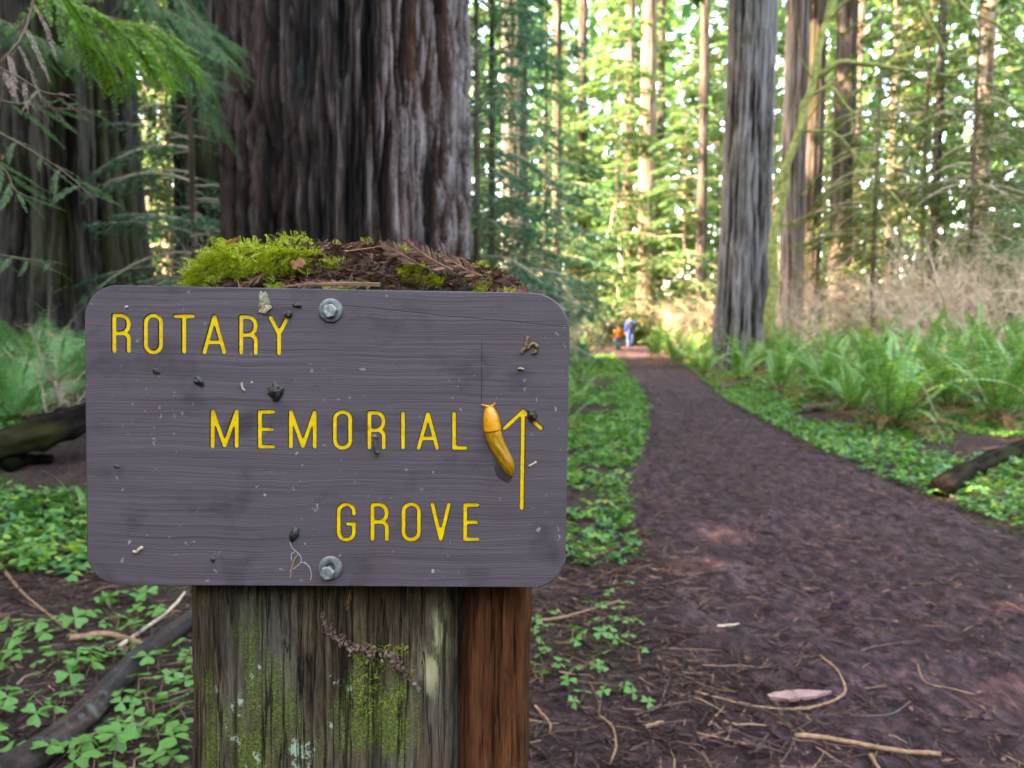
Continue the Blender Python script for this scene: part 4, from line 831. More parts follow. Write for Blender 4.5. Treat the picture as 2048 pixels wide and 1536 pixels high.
# ------------------------------------------------------------------ the post
def postmat(red=False):
    M = Mat('red_heartwood' if red else 'mossy_weathered_post'); v = M.obj(); gn = M.noise(M.scale(v, (130, 130, 9)), 1., 7, .72, .3); gf = M.noise(M.scale(v, (480, 480, 45)), 1., 5, .65); ckn = M.noise(M.scale(v, (55, 55, 1.6)), 1., 4, .6, .2); bg_ = M.noise(M.scale(v, (1, 1, .45), (2, 0, 4)), 9., 4)
    gr = M.math('ADD', M.math('MULTIPLY', gn, .65), M.math('MULTIPLY', gf, .35))
    if red:
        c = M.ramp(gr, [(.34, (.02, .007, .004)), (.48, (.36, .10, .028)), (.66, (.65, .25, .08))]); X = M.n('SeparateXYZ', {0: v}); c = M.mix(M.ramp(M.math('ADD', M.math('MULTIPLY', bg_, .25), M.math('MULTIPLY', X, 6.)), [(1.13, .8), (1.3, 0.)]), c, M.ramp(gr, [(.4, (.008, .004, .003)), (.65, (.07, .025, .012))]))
    else:
        c = M.ramp(gr, [(.36, (.010, .007, .004)), (.5, (.075, .05, .03)), (.66, (.2, .14, .085))])
        c = M.mix(M.ramp(bg_, [(.45, 0.), (.65, .75)]), c, M.ramp(gr, [(.37, (.02, .015, .013)), (.63, (.18, .15, .125))]))
        rdd = M.noise(M.scale(v, (1, 1, .4), (9, 0, 1)), 11., 3); c = M.mix(M.ramp(rdd, [(.56, 0.), (.7, .7)]), c, (.12, .05, .02))
        # moss: strongest in the middle strip and along the left rim
        X = M.n('SeparateXYZ', {0: v}); Z = M.n('SeparateXYZ', {0: v}, out=2)
        ms = M.noise(M.scale(v, (1, 1, .55), (4, 0, 7)), 17., 6, .65)
        def blob(x, z, sx_, sz_): return M.math('POWER', 2.718, M.math('MULTIPLY', -1., M.math('ADD', M.math('POWER', M.math('DIVIDE', M.math('SUBTRACT', X, x), sx_), 2.), M.math('POWER', M.math('DIVIDE', M.math('SUBTRACT', Z, z), sz_), 2.))))
        ar_ = M.math('MAXIMUM', blob(.055, -.30, .06, .10), M.math('MULTIPLY', blob(-.085, -.30, .06, .16), .8)); ar_ = M.math('MAXIMUM', ar_, M.math('MULTIPLY', blob(-.14, -.3, .022, .4), .8))
        ar_ = M.math('MAXIMUM', ar_, M.math('MULTIPLY', blob(-.06, .2, .2, .04), .7))
        mk = M.math('ADD', ms, M.math('MULTIPLY', ar_, .26)); mf = M.noise(v, 420., 3, .6); mk = M.math('ADD', mk, M.math('MULTIPLY', M.math('SUBTRACT', mf, .5), .25))
        c = M.mix(M.ramp(mk, [(.62, 0.), (.76, .85)]), c, M.ramp(mf, [(.35, (.04, .05, .01)), (.65, (.16, .2, .045))]))
        li = M.noise(M.scale(v, (1, 1, .8), (12, 0, 3)), 34., 5, .7); lf = M.noise(v, 6., 2); lz = M.math('MAXIMUM', blob(-.105, -.335, .035, .06), blob(-.075, -.37, .05, .05)); lk = M.math('ADD', li, M.math('MULTIPLY', lz, .10))
        c = M.mix(M.ramp(lk, [(.655, 0.), (.69, .9)]), c, M.ramp(lf, [(.4, (.22, .30, .12)), (.6, (.36, .46, .33))]))
        ys = M.noise(M.scale(v, (1, 1, .35), (5, 0, 5)), 60., 4, .6); yk = M.math('MULTIPLY', M.math('MAXIMUM', blob(.113, -.225, .008, .03), blob(.105, -.268, .010, .025)), M.ramp(ys, [(.47, 0.), (.56, 1.)]))
        c = M.mix(M.math('MULTIPLY', yk, 1.2, clamp=True), c, (.42, .36, .2)) 
    ck = M.ramp(M.math('ABSOLUTE', M.math('SUBTRACT', ckn, .5)), [(.004, 1.), (.018, 0.)]); c = M.mix(M.math('MULTIPLY', ck, .8), c, (.008, .005, .003))
    M.P(Base_Color=c, Roughness=.75, Normal=M.bump(M.math('SUBTRACT', gr, M.math('MULTIPLY', ck, .6)), 1., .005)); M.b.inputs['Specular IOR Level'].default_value = .12; return M.m
M_POST, M_HEART = postmat(), postmat(True)
ztop_px = np.array([[350, 575], [350, 576], [368, 576], [380, 562], [396, 545], [430, 528], [520, 520], [600, 512], [640, 508], [700, 512], [760, 519], [820, 527], [880, 534], [940, 548], [1000, 568], [1050, 586]])
PF = BT+.004                                          # front of the post, behind the board
zt = np.array([uv(a, b_, PF) for a, b_ in ztop_px])
def ztop(x): return np.interp(x, zt[:, 0], zt[:, 1])
LBOT = -1.02
def post_piece(name, xl_, xr_, yf, depth, mat, seed, nf=260, nz=230, top=None, amp=.0035):
    # cross-section: fairly flat front with rounded corners, rounded back; x along the board, y away from the viewer
    nb_ = 60; s = np.linspace(0, 1, nf); xf = xl_+(xr_-xl_)*s; m = (xl_+xr_)/2; hw_ = (xr_-xl_)/2
    fy = yf+depth*.5*np.clip(abs((s-.5)*2), 0, 1)**7*.55
    a = np.linspace(0, math.pi, nb_+2)[1:-1]; bx2 = m+hw_*np.cos(a); by2 = yf+depth*.275+depth*.72*np.sin(a)**.8
    Xc = np.concatenate([xf, bx2]); Yc = np.concatenate([fy, by2]); nt_ = len(Xc)
    zz_ = np.linspace(0, 1, nz)**.85; Xg = np.broadcast_to(Xc, (nz, nt_)).copy(); Yg = np.broadcast_to(Yc, (nz, nt_)).copy()
    tp = top(Xc)+(np.minimum(Yc-yf, .1)*.25); tp = tp+.010*(fbm(Xc*60, Yc*60, seed, 3)-.5)+.006*(vn(Xc*260, Yc*200, seed)-.5)
    Zg = tp[None]+(LBOT-tp[None])*zz_[:, None]
    # irregular sides and fibrous grain
    wv_ = 1+.03*(fbm(Zg*5, seed+0*Zg, 1., 3)-.5)*2; Xg = m+(Xg-m)*wv_+.006*(fbm(Zg*14, Yg*9, seed, 2)-.5)
    gr = fbm(Xg*85+seed, Zg*3.5, Yg*60, 4)-.5; gr2 = fbm(Xg*22+seed*2, Zg*1.6, Yg*20, 3)-.5; fine = vn(Xg*420, Zg*14, Yg*300)-.5
    crk = np.clip(1-abs(fbm(Xg*13+seed, Zg*.9, 3., 3)-.5)*16, 0, 1)
    tf = np.exp(-np.clip(tp[None]-Zg, 0, 1)/.03)
    D = amp*2.6*gr+.012*gr2+.0022*fine-.007*crk-tf*(.008+.014*(fbm(Xg*120, Zg*5, seed+3., 3)-.3))
    nx_ = np.gradient(Yc); ny_ = -np.gradient(Xc); nn = np.stack([nx_, ny_], 1); nn = unit(nn); 
    Xg = Xg+D*nn[None, :, 0]; Yg = Yg+D*nn[None, :, 1]
    V = np.stack([Xg, Yg, Zg], -1).reshape(-1, 3); i = np.arange(nz-1)[:, None]*nt_; j = np.arange(nt_)[None]; j2 = (j+1) % nt_
    F = np.stack([i+j, i+nt_+j, i+nt_+j2, i+j2], -1).reshape(-1, 4); c0 = len(V); ctop = np.array([[m, yf+depth*.4, tp.mean()-.015]])
    V = np.concatenate([V, ctop]); jj = np.arange(nt_); C = np.stack([jj, (jj+1) % nt_, np.full(nt_, c0)], 1)
    return mkmesh(name, V, [F, C], [mat], True)
xL, xS, xR = uv(338, 1300, PF)[0], uv(938, 1300, PF)[0], uv(1060, 1300, PF+.04)[0]
post = obj('post', post_piece('post', xL, xS, PF, .26, M_POST, 4., top=ztop), SIGN); post['label'] = 'weathered wooden post slab with moss and lichen'
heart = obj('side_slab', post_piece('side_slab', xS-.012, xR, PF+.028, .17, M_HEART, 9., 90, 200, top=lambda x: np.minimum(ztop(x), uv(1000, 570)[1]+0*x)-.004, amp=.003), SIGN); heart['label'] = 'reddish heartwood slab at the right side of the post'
# ragged splinter ridge between the two slabs
# moss cushions: shoots on the top and front rim of the post
def moss(name, pts, nrm, size, seed, label, parent):
    g = np.random.default_rng(seed); n = len(pts); b = MB(); D = unit(nrm+g.normal(0, .55, (n, 3))); Bn = unit(np.cross(D, g.normal(0, 1, (n, 3)))); k = 9
    for q in range(k):
        f = q/(k-1); c = pts+D*(size*f)[:, None]+Bn*(size*.38*f*f)[:, None]-np.array([0, 0, 1.])*(size*.28*f*f)[:, None]
        for s in (-1, 1):
            lat = unit(np.cross(D, Bn)); A = unit(lat*s+D*.6+Bn*.3*f)*(size*.17*(1-.6*f))[:, None]; b.rhombs(c+A, A, unit(np.cross(A, Bn))*(size*.040)[:, None])
    o = obj(name, b.mesh(name, [L_MOSS]), parent); o['kind'] = 'stuff'; o['label'] = label; return o
g = np.random.default_rng(21)
def mosspts(n, pxa, pxb, d0, d1, f0, f1):
    px = pxa+(pxb-pxa)*g.random(n); x = np.array([uv(p, 520, PF)[0] for p in px]); dn_ = g.random(n); fr = g.random(n) < .55
    y = np.where(fr, PF-.004, PF+.10*dn_); z = ztop(x)+np.where(fr, -(f0+(f1-f0)*g.random(n)), .008+.01*g.random(n)); nr = np.where(fr[:, None], np.array([0, -.75, .55]), np.array([0, -.25, 1.])); return np.stack([x, y, z], 1), nr
def clump(P, N_, thr, sc_, off_): k = fbm(P[:, 0]*sc_+off_, P[:, 1]*sc_, P[:, 2]*sc_, 3) > thr; return P[k], N_[k]
P1, N1 = mosspts(1900, 376, 600, 0, 1, -.004, .022); P1, N1 = clump(P1, N1, .46, 45, 3); P1[:, 2] += .006*fbm(P1[:, 0]*60, P1[:, 1]*60, 1.)
P1b, N1b = mosspts(420, 370, 440, 0, 1, .0, .045); P1 = np.concatenate([P1, P1b]); N1 = np.concatenate([N1, N1b])
moss('moss', P1, N1, .007+.009*g.random(len(P1)), 5, 'bright yellow-green moss cushion on the left of the post top', post)
P2, N2 = mosspts(2400, 600, 1010, 0, 1, -.002, .022); P2, N2 = clump(P2, N2, .62, 38, 8)
moss('moss', P2, N2, .007+.007*g.random(len(P2)), 6, 'sparse moss tufts along the right of the post top', post)
P3 = np.stack([np.array([uv(p, 578, PF)[0] for p in 380+640*g.random(900)]), np.full(900, BT+.003)-.02*g.random(900), np.full(900, BH/2+.0015)+.0*g.random(900)], 1); P3, N3 = clump(P3, np.tile([0, -.3, 1.], (900, 1)), .61, 30, 2)
moss('moss', P3, N3, .006+.004*g.random(len(P3)), 7, 'thin moss on the ledge above the board', post)
n = 900; px = 690+140*g.random(n); py = 1290+190*g.random(n); P4 = np.array([[*uv(a, b_, PF)] for a, b_ in zip(px, py)]); P4 = np.stack([P4[:, 0], np.full(n, PF+.001), P4[:, 1]], 1); P4, N4 = clump(P4, np.tile([0, -1., .2], (n, 1)), .52, 30, 5)
moss('moss', P4, N4, .003+.003*g.random(len(P4)), 8, 'thin green moss film on the front of the post', post)
# fibrous rotten rim and debris on the post top
n = 3200; x = xL+(xR-.02-xL)*g.random(n); fr = g.random(n) < .35; P5 = np.stack([x, np.where(fr, PF-.006*g.random(n), PF+.08*g.random(n)), ztop(x)+np.where(fr, -.03*g.random(n), .004+.012*g.random(n))], 1); keep = (x > uv(560, 500, PF)[0]) | (g.random(n) < .15); P5 = P5[keep]
A = unit(g.normal(0, 1, P5.shape)*np.array([1, .6, .35])); B = unit(np.cross(A, g.normal(0, 1, P5.shape))); s_ = (.003+.006*g.random((len(P5), 1)))
b = MB(); b.rhombs(P5, A*s_, B*s_*.28); o = obj('needle_debris', b.mesh('needle_debris', [L_DEAD]), post); o['kind'] = 'stuff'; o['label'] = 'dead needles and crumbs piled on the post top'
# string of litter caught in cobweb across the post front
cl = spline(np.array([[*uv(a, b_, PF)] for a, b_ in [(646, 1225), (660, 1262), (700, 1285), (745, 1302), (790, 1318), (812, 1345), (838, 1374)]]), 60); n = 520
k = g.integers(0, 60, n); wdt = .0075*np.sin(np.clip(k/60*1.1, 0, 1)*math.pi)+.0012; P6 = np.stack([cl[k, 0]+g.normal(0, .4, n)*wdt, PF-.006+.006*g.random(n), cl[k, 1]+g.normal(0, .6, n)*wdt], 1)
A = unit(g.normal(0, 1, P6.shape)); B = unit(np.cross(A, g.normal(0, 1, P6.shape))); s_ = (.0012+.0025*g.random((n, 1)))
b = MB(); b.rhombs(P6, A*s_, B*s_*.5); o = obj('cobweb_litter', b.mesh('cobweb_litter', [leafmat('crumbs', [(0, (.10, .05, .04)), (.5, (.2, .115, .09)), (1, (.3, .2, .16))], 0, .8)]), post); o['kind'] = 'stuff'; o['label'] = 'brown crumbs caught in a cobweb across the post front'

# ------------------------------------------------------------------ things lying on the sign
def place(o, px, py, y=0., rz=0., s=None):
    p = W(onboard(px, py, y)); o.matrix_basis = Matrix.Translation(p) @ MR.to_4x4() @ Matrix.Rotation(rz, 4, 'Y'); 
    if s: o.scale = (s,)*3
    return o
# banana slug
sl_y = np.array([183, 200, 250, 300, 350, 400, 450, 478, 500, 550, 600, 650, 700, 750, 800, 850, 900, 940, 975, 1000, 1016]); sl_x = np.array([236, 235, 236, 243, 250, 256, 262, 266, 270, 284, 302, 322, 347, 373, 400, 426, 449, 466, 482, 492, 497])
sl_w = np.array([22, 48, 72, 85, 93, 98, 101, 103, 100, 100, 98, 96, 93, 91, 90, 88, 80, 68, 47, 27, 6])
cl = np.array([uv(940+a/5.906, 780+b_/5.906) for a, b_ in zip(sl_x, sl_y)]); rw = sl_w/5.906*.52/1000
ns, nr = 120, 40; tq = np.linspace(0, len(cl)-1, ns); C = spline(cl, ns); rw = np.interp(tq, np.arange(len(cl)), rw); Tg = unit(np.gradient(C, axis=0)); Sd = np.stack([-Tg[:, 1], Tg[:, 0]], 1); yv = np.interp(tq, np.arange(len(cl)), sl_y)
th = np.arange(nr)*2*math.pi/nr; ct, sn = np.cos(th), np.sin(th)
hgt = np.where(yv < 480, .92, .80)*rw*(1-.25*sstep(880, 1010, yv)); mant = 1+.05*sstep(250, 330, yv)*(1-sstep(470, 484, yv))
prof_s = np.sign(ct)*abs(ct)**.92; up_ = np.clip(sn, 0, 1); keel = sstep(500, 620, yv)[:, None]*np.exp(-((ct[None])/.16)**2)*(up_[None])*.16
lat = rw[:, None]*prof_s[None]*mant[:, None]*np.where(sn < 0, .96, 1.)[None]
dep = -(hgt[:, None]*mant[:, None]*(np.where(sn > 0, sn**.9 if False else np.abs(sn)**.85, 0))[None]*(1+keel))-np.where(sn > 0, .0006, 0)[None]
groove = .0004*np.sin(ct[None]*34+yv[:, None]*.02)*sstep(495, 530, yv)[:, None]*up_[None]+.0007*(fbm(yv[:, None]*.05, ct[None]*6, 1., 3)-.5)*up_[None]
dep = dep-groove
V = np.stack([C[:, None, 0]+Sd[:, None, 0]*lat, dep+.0, C[:, None, 1]+Sd[:, None, 1]*lat], -1).reshape(-1, 3)
b = MB(); i = np.arange(ns-1)[:, None]*nr; j = np.arange(nr)[None]; j2 = (j+1) % nr; b.add(V, np.stack([i+j, i+j2, i+nr+j2, i+nr+j], -1).reshape(-1, 4))
hc = len(b.V[0]); b.add(np.array([V[:nr].mean(0), V[-nr:].mean(0)]), np.zeros((0, 3), int)); jj = np.arange(nr); b.T.append(np.stack([(jj+1) % nr, jj, np.full(nr, hc)], 1)); b.tm.append(np.zeros(nr)); b.T.append(np.stack([(ns-1)*nr+jj, (ns-1)*nr+(jj+1) % nr, np.full(nr, hc+1)], 1)); b.tm.append(np.zeros(nr))
for pts in ([(222, 205), (200, 188), (170, 178), (132, 167)], [(258, 205), (268, 185), (282, 168), (298, 150)], [(228, 190), (222, 182), (215, 178)], [(248, 188), (252, 181), (256, 176)]):
    q = np.array([uv(940+a/5.906, 780+b_/5.906) for a, b_ in pts]); q = spline(q, 10); Lr = np.linspace(.0013, .0005, 10); Lr[-2:] = .0007; b.tube(np.stack([q[:, 0], -np.linspace(.003, .004, 10), q[:, 1]], 1), Lr, 8)
def slugmat():
    M = Mat('banana_slug_skin'); v = M.obj(); n_ = M.noise(v, 300., 4, .6); m_ = M.noise(v, 40., 3); Z = M.n('SeparateXYZ', {0: v}, out=2)
    zz0 = float(uv(985, 858)[1]-uv(990, 880)[1]); f = M.math('MULTIPLY', M.math('SUBTRACT', 0., M.math('ADD', Z, -zz0+.002)), 220., clamp=True)
    c = M.mix(f, (.66, .27, .003), M.ramp(m_, [(.3, (.28, .13, .003)), (.7, (.42, .2, .004))])); M.P(Base_Color=c, Roughness=.33, Subsurface_Weight=.25, Subsurface_Scale=.004, Subsurface_Radius=(1., .5, .1), Normal=M.bump(M.math('ADD', n_, M.noise(M.scale(v, (260, 260, 60)), 1., 4)), .6, .0012)); M.b.inputs['Coat Weight'].default_value = .35; M.b.inputs['Coat Roughness'].default_value = .25; return M.m
o0 = onboard(990, 880); me = b.mesh('banana_slug', [slugmat()], True); co = np.zeros(len(me.vertices)*3); me.vertices.foreach_get('co', co); co = co.reshape(-1, 3)-np.array(o0); me.vertices.foreach_set('co', co.ravel())
slug = obj('banana_slug', me); place(slug, 990, 880); tag(slug, 'yellow banana slug crawling up the sign beside the arrow', 'slug')
# wet slime patch under the slug's tail
M_SLIME = Mat('slime'); M_SLIME.P(Base_Color=(.040, .030, .036), Roughness=.4); M_SLIME = M_SLIME.m
a = np.linspace(0, 6.283, 40, endpoint=False); rr_ = 1+.25*(vn(np.cos(a)*2+3, np.sin(a)*2)-.5); sV = np.stack([.0085*rr_*np.cos(a), np.full(40, -.0003), .0125*rr_*np.sin(a)], 1); sV = np.concatenate([sV*np.array([1.08, 0, 1.08]), sV, [[0, -.0005, 0]]])
so_ = obj('slime_patch', mkmesh('slime_patch', sV, [np.stack([np.arange(40), (np.arange(40)+1) % 40, 40+(np.arange(40)+1) % 40, 40+np.arange(40)], 1), np.stack([40+np.arange(40), 40+(np.arange(40)+1) % 40, np.full(40, 80)], 1)], [M_SLIME], True)); place(so_, 1008, 940, 0, R(-24)); tag(so_, 'dark wet slime patch under the tail of the slug', 'slime')
# lumpy droppings and crumbs
M_DUNG = plain('dark_dropping', (.03, .026, .02), .5, .5, .6, 500, .6, .001); M_TAN = plain('tan_dropping', (.17, .105, .05), .6, .3, .5, 300, .6, .001); M_FLAKE = plain('pale_flake', (.42, .30, .19), .7, .3, .3, 200, .4, .001); M_GLICH = plain('grey_lichen', (.22, .21, .13), .8, .2, .4, 300, .5, .001); M_GREYSLUG = plain('grey_slug_skin', (.075, .06, .06), .25, .5, .3, 300, .3, .0006)
def lump(name, px, py, wpx, hpx, label, mat, cat, rz=0., seed=0, rough=.5, dpx=None):
    g = np.random.default_rng(seed); nu, nv_ = 26, 16; a, p_ = np.meshgrid(np.linspace(0, 2*math.pi, nu, endpoint=False), np.linspace(.02, math.pi-.02, nv_)); d = np.stack([np.sin(p_)*np.cos(a), np.cos(p_), np.sin(p_)*np.sin(a)], -1)
    r_ = 1+rough*2*(fbm(d[..., 0]*2.6+seed, d[..., 1]*2.6, d[..., 2]*2.6, 4)-.5)+rough*.5*(vn(d[..., 0]*8+seed, d[..., 1]*8, d[..., 2]*8)-.5)
    px2m = .52/1000; V = (d*r_[..., None]*np.array([wpx/2*px2m, (dpx or min(wpx, hpx)*.7)/2*px2m, hpx/2*px2m])).reshape(-1, 3); i = np.arange(nv_-1)[:, None]*nu; j = np.arange(nu)[None]; j2 = (j+1) % nu
    o = obj(name, mkmesh(name, V, np.stack([i+j, i+j2, i+nu+j2, i+nu+j], -1).reshape(-1, 4), [mat], True)); place(o, px, py, -.0012, rz); return tag(o, label, cat)
def worm(name, paths, r, px, py, label, mat, cat):
    b = MB(); c_ = np.array(onboard(px, py))
    for pts in paths:
        q = spline(np.array([uv(*p) for p in pts]), 16); P = np.stack([q[:, 0], np.full(16, -r*.8), q[:, 1]], 1)-c_; rr_ = r*(.7+.6*vn(np.arange(16)*.8, pts[0][0])); rr_[0] *= .5; rr_[-1] *= .5; b.tube(P, rr_, 8)
    o = obj(name, b.mesh(name, [mat], True)); place(o, px, py); return tag(o, label, cat)
lump('dropping', 553, 782, 26, 34, 'largest dark lumpy dropping on the sign above the M of the middle word', M_DUNG, 'dropping', R(15), 3, .6)
lump('dropping', 1064, 829, 20, 27, 'dark dropping covering the right barb of the arrow', M_DUNG, 'dropping', 0, 4, .5, 20)
lump('dropping', 577, 628, 17, 12, 'dark dropping on the tip of the letter Y', M_DUNG, 'dropping', 0, 5, .7, 12)
lump('dropping', 595, 610, 18, 9, 'flat dark crumb right above the letter Y', M_DUNG, 'dropping', R(15), 6, .7, 5)
lump('dropping', 399, 762, 20, 15, 'ragged dark dropping below the letter A of the top word', M_DUNG, 'dropping', R(30), 7, .9, 8)
lump('dropping', 589, 1067, 16, 30, 'striped black dropping left of the bottom word', M_DUNG, 'dropping', R(22), 8, .5, 14)
lump('dropping', 313, 742, 14, 9, 'small dark smear below the letter O of the top word', M_DUNG, 'dropping', R(25), 9, .8, 3)
lump('dropping', 234, 932, 12, 5, 'tiny dark crumb near the left edge of the sign', M_DUNG, 'dropping', R(15), 10, .5, 3)
lump('dropping', 426, 1118, 8, 9, 'tiny dark speck near the bottom edge of the sign', M_DUNG, 'dropping', 0, 11, .8, 3)
worm('dropping', [[(1056, 672), (1053, 685), (1048, 697), (1042, 708)], [(1053, 700), (1058, 693), (1066, 687), (1073, 692), (1072, 702), (1064, 708)]], .0019, 1056, 690, 'curled brown dropping in the upper right of the sign', M_TAN, 'dropping')
worm('small_slug', [[(752, 868), (750, 876), (750, 888), (753, 900), (755, 907)]], .0030, 752, 888, 'small dark grey slug on the letter R of the middle word', M_GREYSLUG, 'slug')
worm('bark_crumb', [[(266, 1102), (273, 1104)], [(274, 1106), (279, 1099), (287, 1093)]], .0017, 276, 1100, 'tan curled flake near the lower left corner of the sign', M_FLAKE, 'flake')
worm('bark_crumb', [[(484, 765), (485, 775), (490, 782)], [(502, 766), (506, 764)]], .0012, 492, 772, 'pale curled flakes beside the largest dark dropping', M_FLAKE, 'flake')
worm('bark_crumb', [[(1057, 932), (1064, 929), (1073, 923)]], .0011, 1064, 928, 'tiny tan flake right of the arrow shaft', M_FLAKE, 'flake')
worm('bark_crumb', [[(251, 616), (254, 613), (257, 615)]], .001, 254, 615, 'tiny tan flake above the first letter of the top word', M_FLAKE, 'flake')
worm('bark_crumb', [[(1036, 738), (1042, 737), (1048, 740)]], .0012, 1042, 738, 'tiny olive crumb below the curled brown dropping', M_GLICH, 'flake')
lump('lichen_patch', 529, 605, 18, 40, 'greyish lichen patch above the letters R and Y of the top word', M_GLICH, 'lichen', R(-5), 12, .9, 3)
lump('lichen_patch', 531, 619, 24, 12, 'pale lichen flake at the foot of the greyish lichen patch', M_FLAKE, 'lichen', R(-25), 13, .9, 3)
# brown needle with a white thread near the lower bolt
M_THREAD = plain('white_thread', (.5, .45, .43), .7, .2, .2, 100, 0); b = MB(); c_ = np.array(onboard(590, 1130))
def bp(pts, n_=14): q = spline(np.array([uv(*p) for p in pts]), n_); return np.stack([q[:, 0], np.full(n_, -.0007), q[:, 1]], 1)-c_
for pts in ([(580, 1084), (584, 1094), (592, 1102), (597, 1106)], [(597, 1106), (602, 1114), (602, 1124), (594, 1132), (587, 1138)], [(603, 1124), (612, 1126), (620, 1136), (623, 1150), (621, 1160)], [(590, 1103), (583, 1108), (584, 1122)]): b.tube(bp(pts), .00025, 4, 1)
b.tube(bp([(596, 1108), (589, 1120), (583, 1140), (581, 1156)]), [*np.linspace(.0008, .0012, 7), *np.linspace(.0012, .0005, 7)], 6, 0); o = obj('needle', b.mesh('needle', [M_DRYTWIG, M_THREAD])); place(o, 590, 1130); tag(o, 'brown needle with white threads left of the lower bolt', 'needle')

# sprigs, chip and leaf on top of the post
SD = [sprig_mesh(640+i, .05, L_DEAD, M_DRYTWIG, .013, .0013, 15, .25, .0, .65) for i in range(4)]; SLg = sprig_mesh(655, .05, L_DEAD, M_DRYTWIG, .0045, .0006, 30, .05, .0, .5); SO = sprig_mesh(650, .028, L_ORANGE, M_DRYTWIG, .009, .0012, 7, .3, 0, .6)
def sprig(px, py, y, L, ang, label, me=None, tiltx=-.7, roll_=0., seed=0, name='redwood_sprig'):
    a = uv(px, py, y); p = W((a[0], y, a[1])); o = obj(name, me or SD[seed % 4]); o.matrix_basis = Matrix.Translation(p) @ MR.to_4x4() @ Matrix.Rotation(-ang, 4, 'Y') @ Matrix.Rotation(tiltx, 4, 'X') @ Matrix.Rotation(roll_, 4, 'Y'); o.scale = (L/.05,)*3; return tag(o, label, 'sprig')
sprig(905, 540, .01, .055, R(158), 'large brown redwood sprig on the right of the post top', seed=0, tiltx=-1.20)
sprig(965, 552, .02, .05, R(163), 'brown redwood sprig at the right end of the post top', seed=1, tiltx=-1.16)
sprig(845, 533, .02, .05, R(150), 'brown redwood sprig in the middle of the post top', seed=2, tiltx=-1.12)
sprig(530, 545, .030, .045, R(212), 'greyish brown sprig hanging over the top edge of the board', seed=3, tiltx=-1.22)
sprig(760, 568, .012, .10, R(180), 'long thin brown sprig lying on the ledge above the board', SLg, tiltx=-1.08)
sprig(690, 503, .03, .045, R(8), 'short brown sprig on top of the post right of the moss', seed=2, tiltx=-1.10)
sprig(705, 545, .030, .022, R(250), 'small brown sprig on the rotten front rim of the post', seed=0, tiltx=-1.24)
sprig(1010, 574, .02, .028, R(-60), 'small reddish sprig at the right corner of the post top', seed=3, tiltx=-1.24)
sprig(700, 1180, .030, .022, R(-100), 'tiny tan sprig hanging below the board on the post', seed=2, tiltx=-1.26)
sprig(452, 488, .04, .028, R(35), 'orange dead needle sprig standing up from the moss', SO, -.9)
sprig(475, 560, .02, .03, R(-75), 'dark grey sprig lying on the moss', seed=1, tiltx=-1.22)
c_ = uv(597, 528, PF-.012); b = MB()
for k in range(6):
    x0 = -.007+k*.0024; zt_ = .0045+.0012*math.sin(k*2.1); yy = .0004*(k % 2); b.add(np.array([[x0, -.0015-yy, -zt_], [x0+.0023, -.0015-yy, -zt_*.95], [x0+.0023, -.0015-yy, zt_], [x0, -.0015-yy, zt_], [x0, .003, -zt_], [x0+.0023, .003, -zt_*.95], [x0+.0023, .003, zt_], [x0, .003, zt_]]), np.array([[0, 1, 2, 3], [5, 4, 7, 6], [4, 0, 3, 7], [1, 5, 6, 2], [3, 2, 6, 7], [4, 5, 1, 0]]))
o = obj('wood_chip', b.mesh('wood_chip', [plain('orange_chip', (.30, .12, .055), .7, .3, .3, 200, .4, .001)])); o.matrix_basis = Matrix.Translation(W((c_[0], PF-.014, c_[1]))) @ MR.to_4x4() @ Matrix.Rotation(R(-20), 4, 'Y'); tag(o, 'orange wood chip lying on the moss edge of the post top', 'chip')

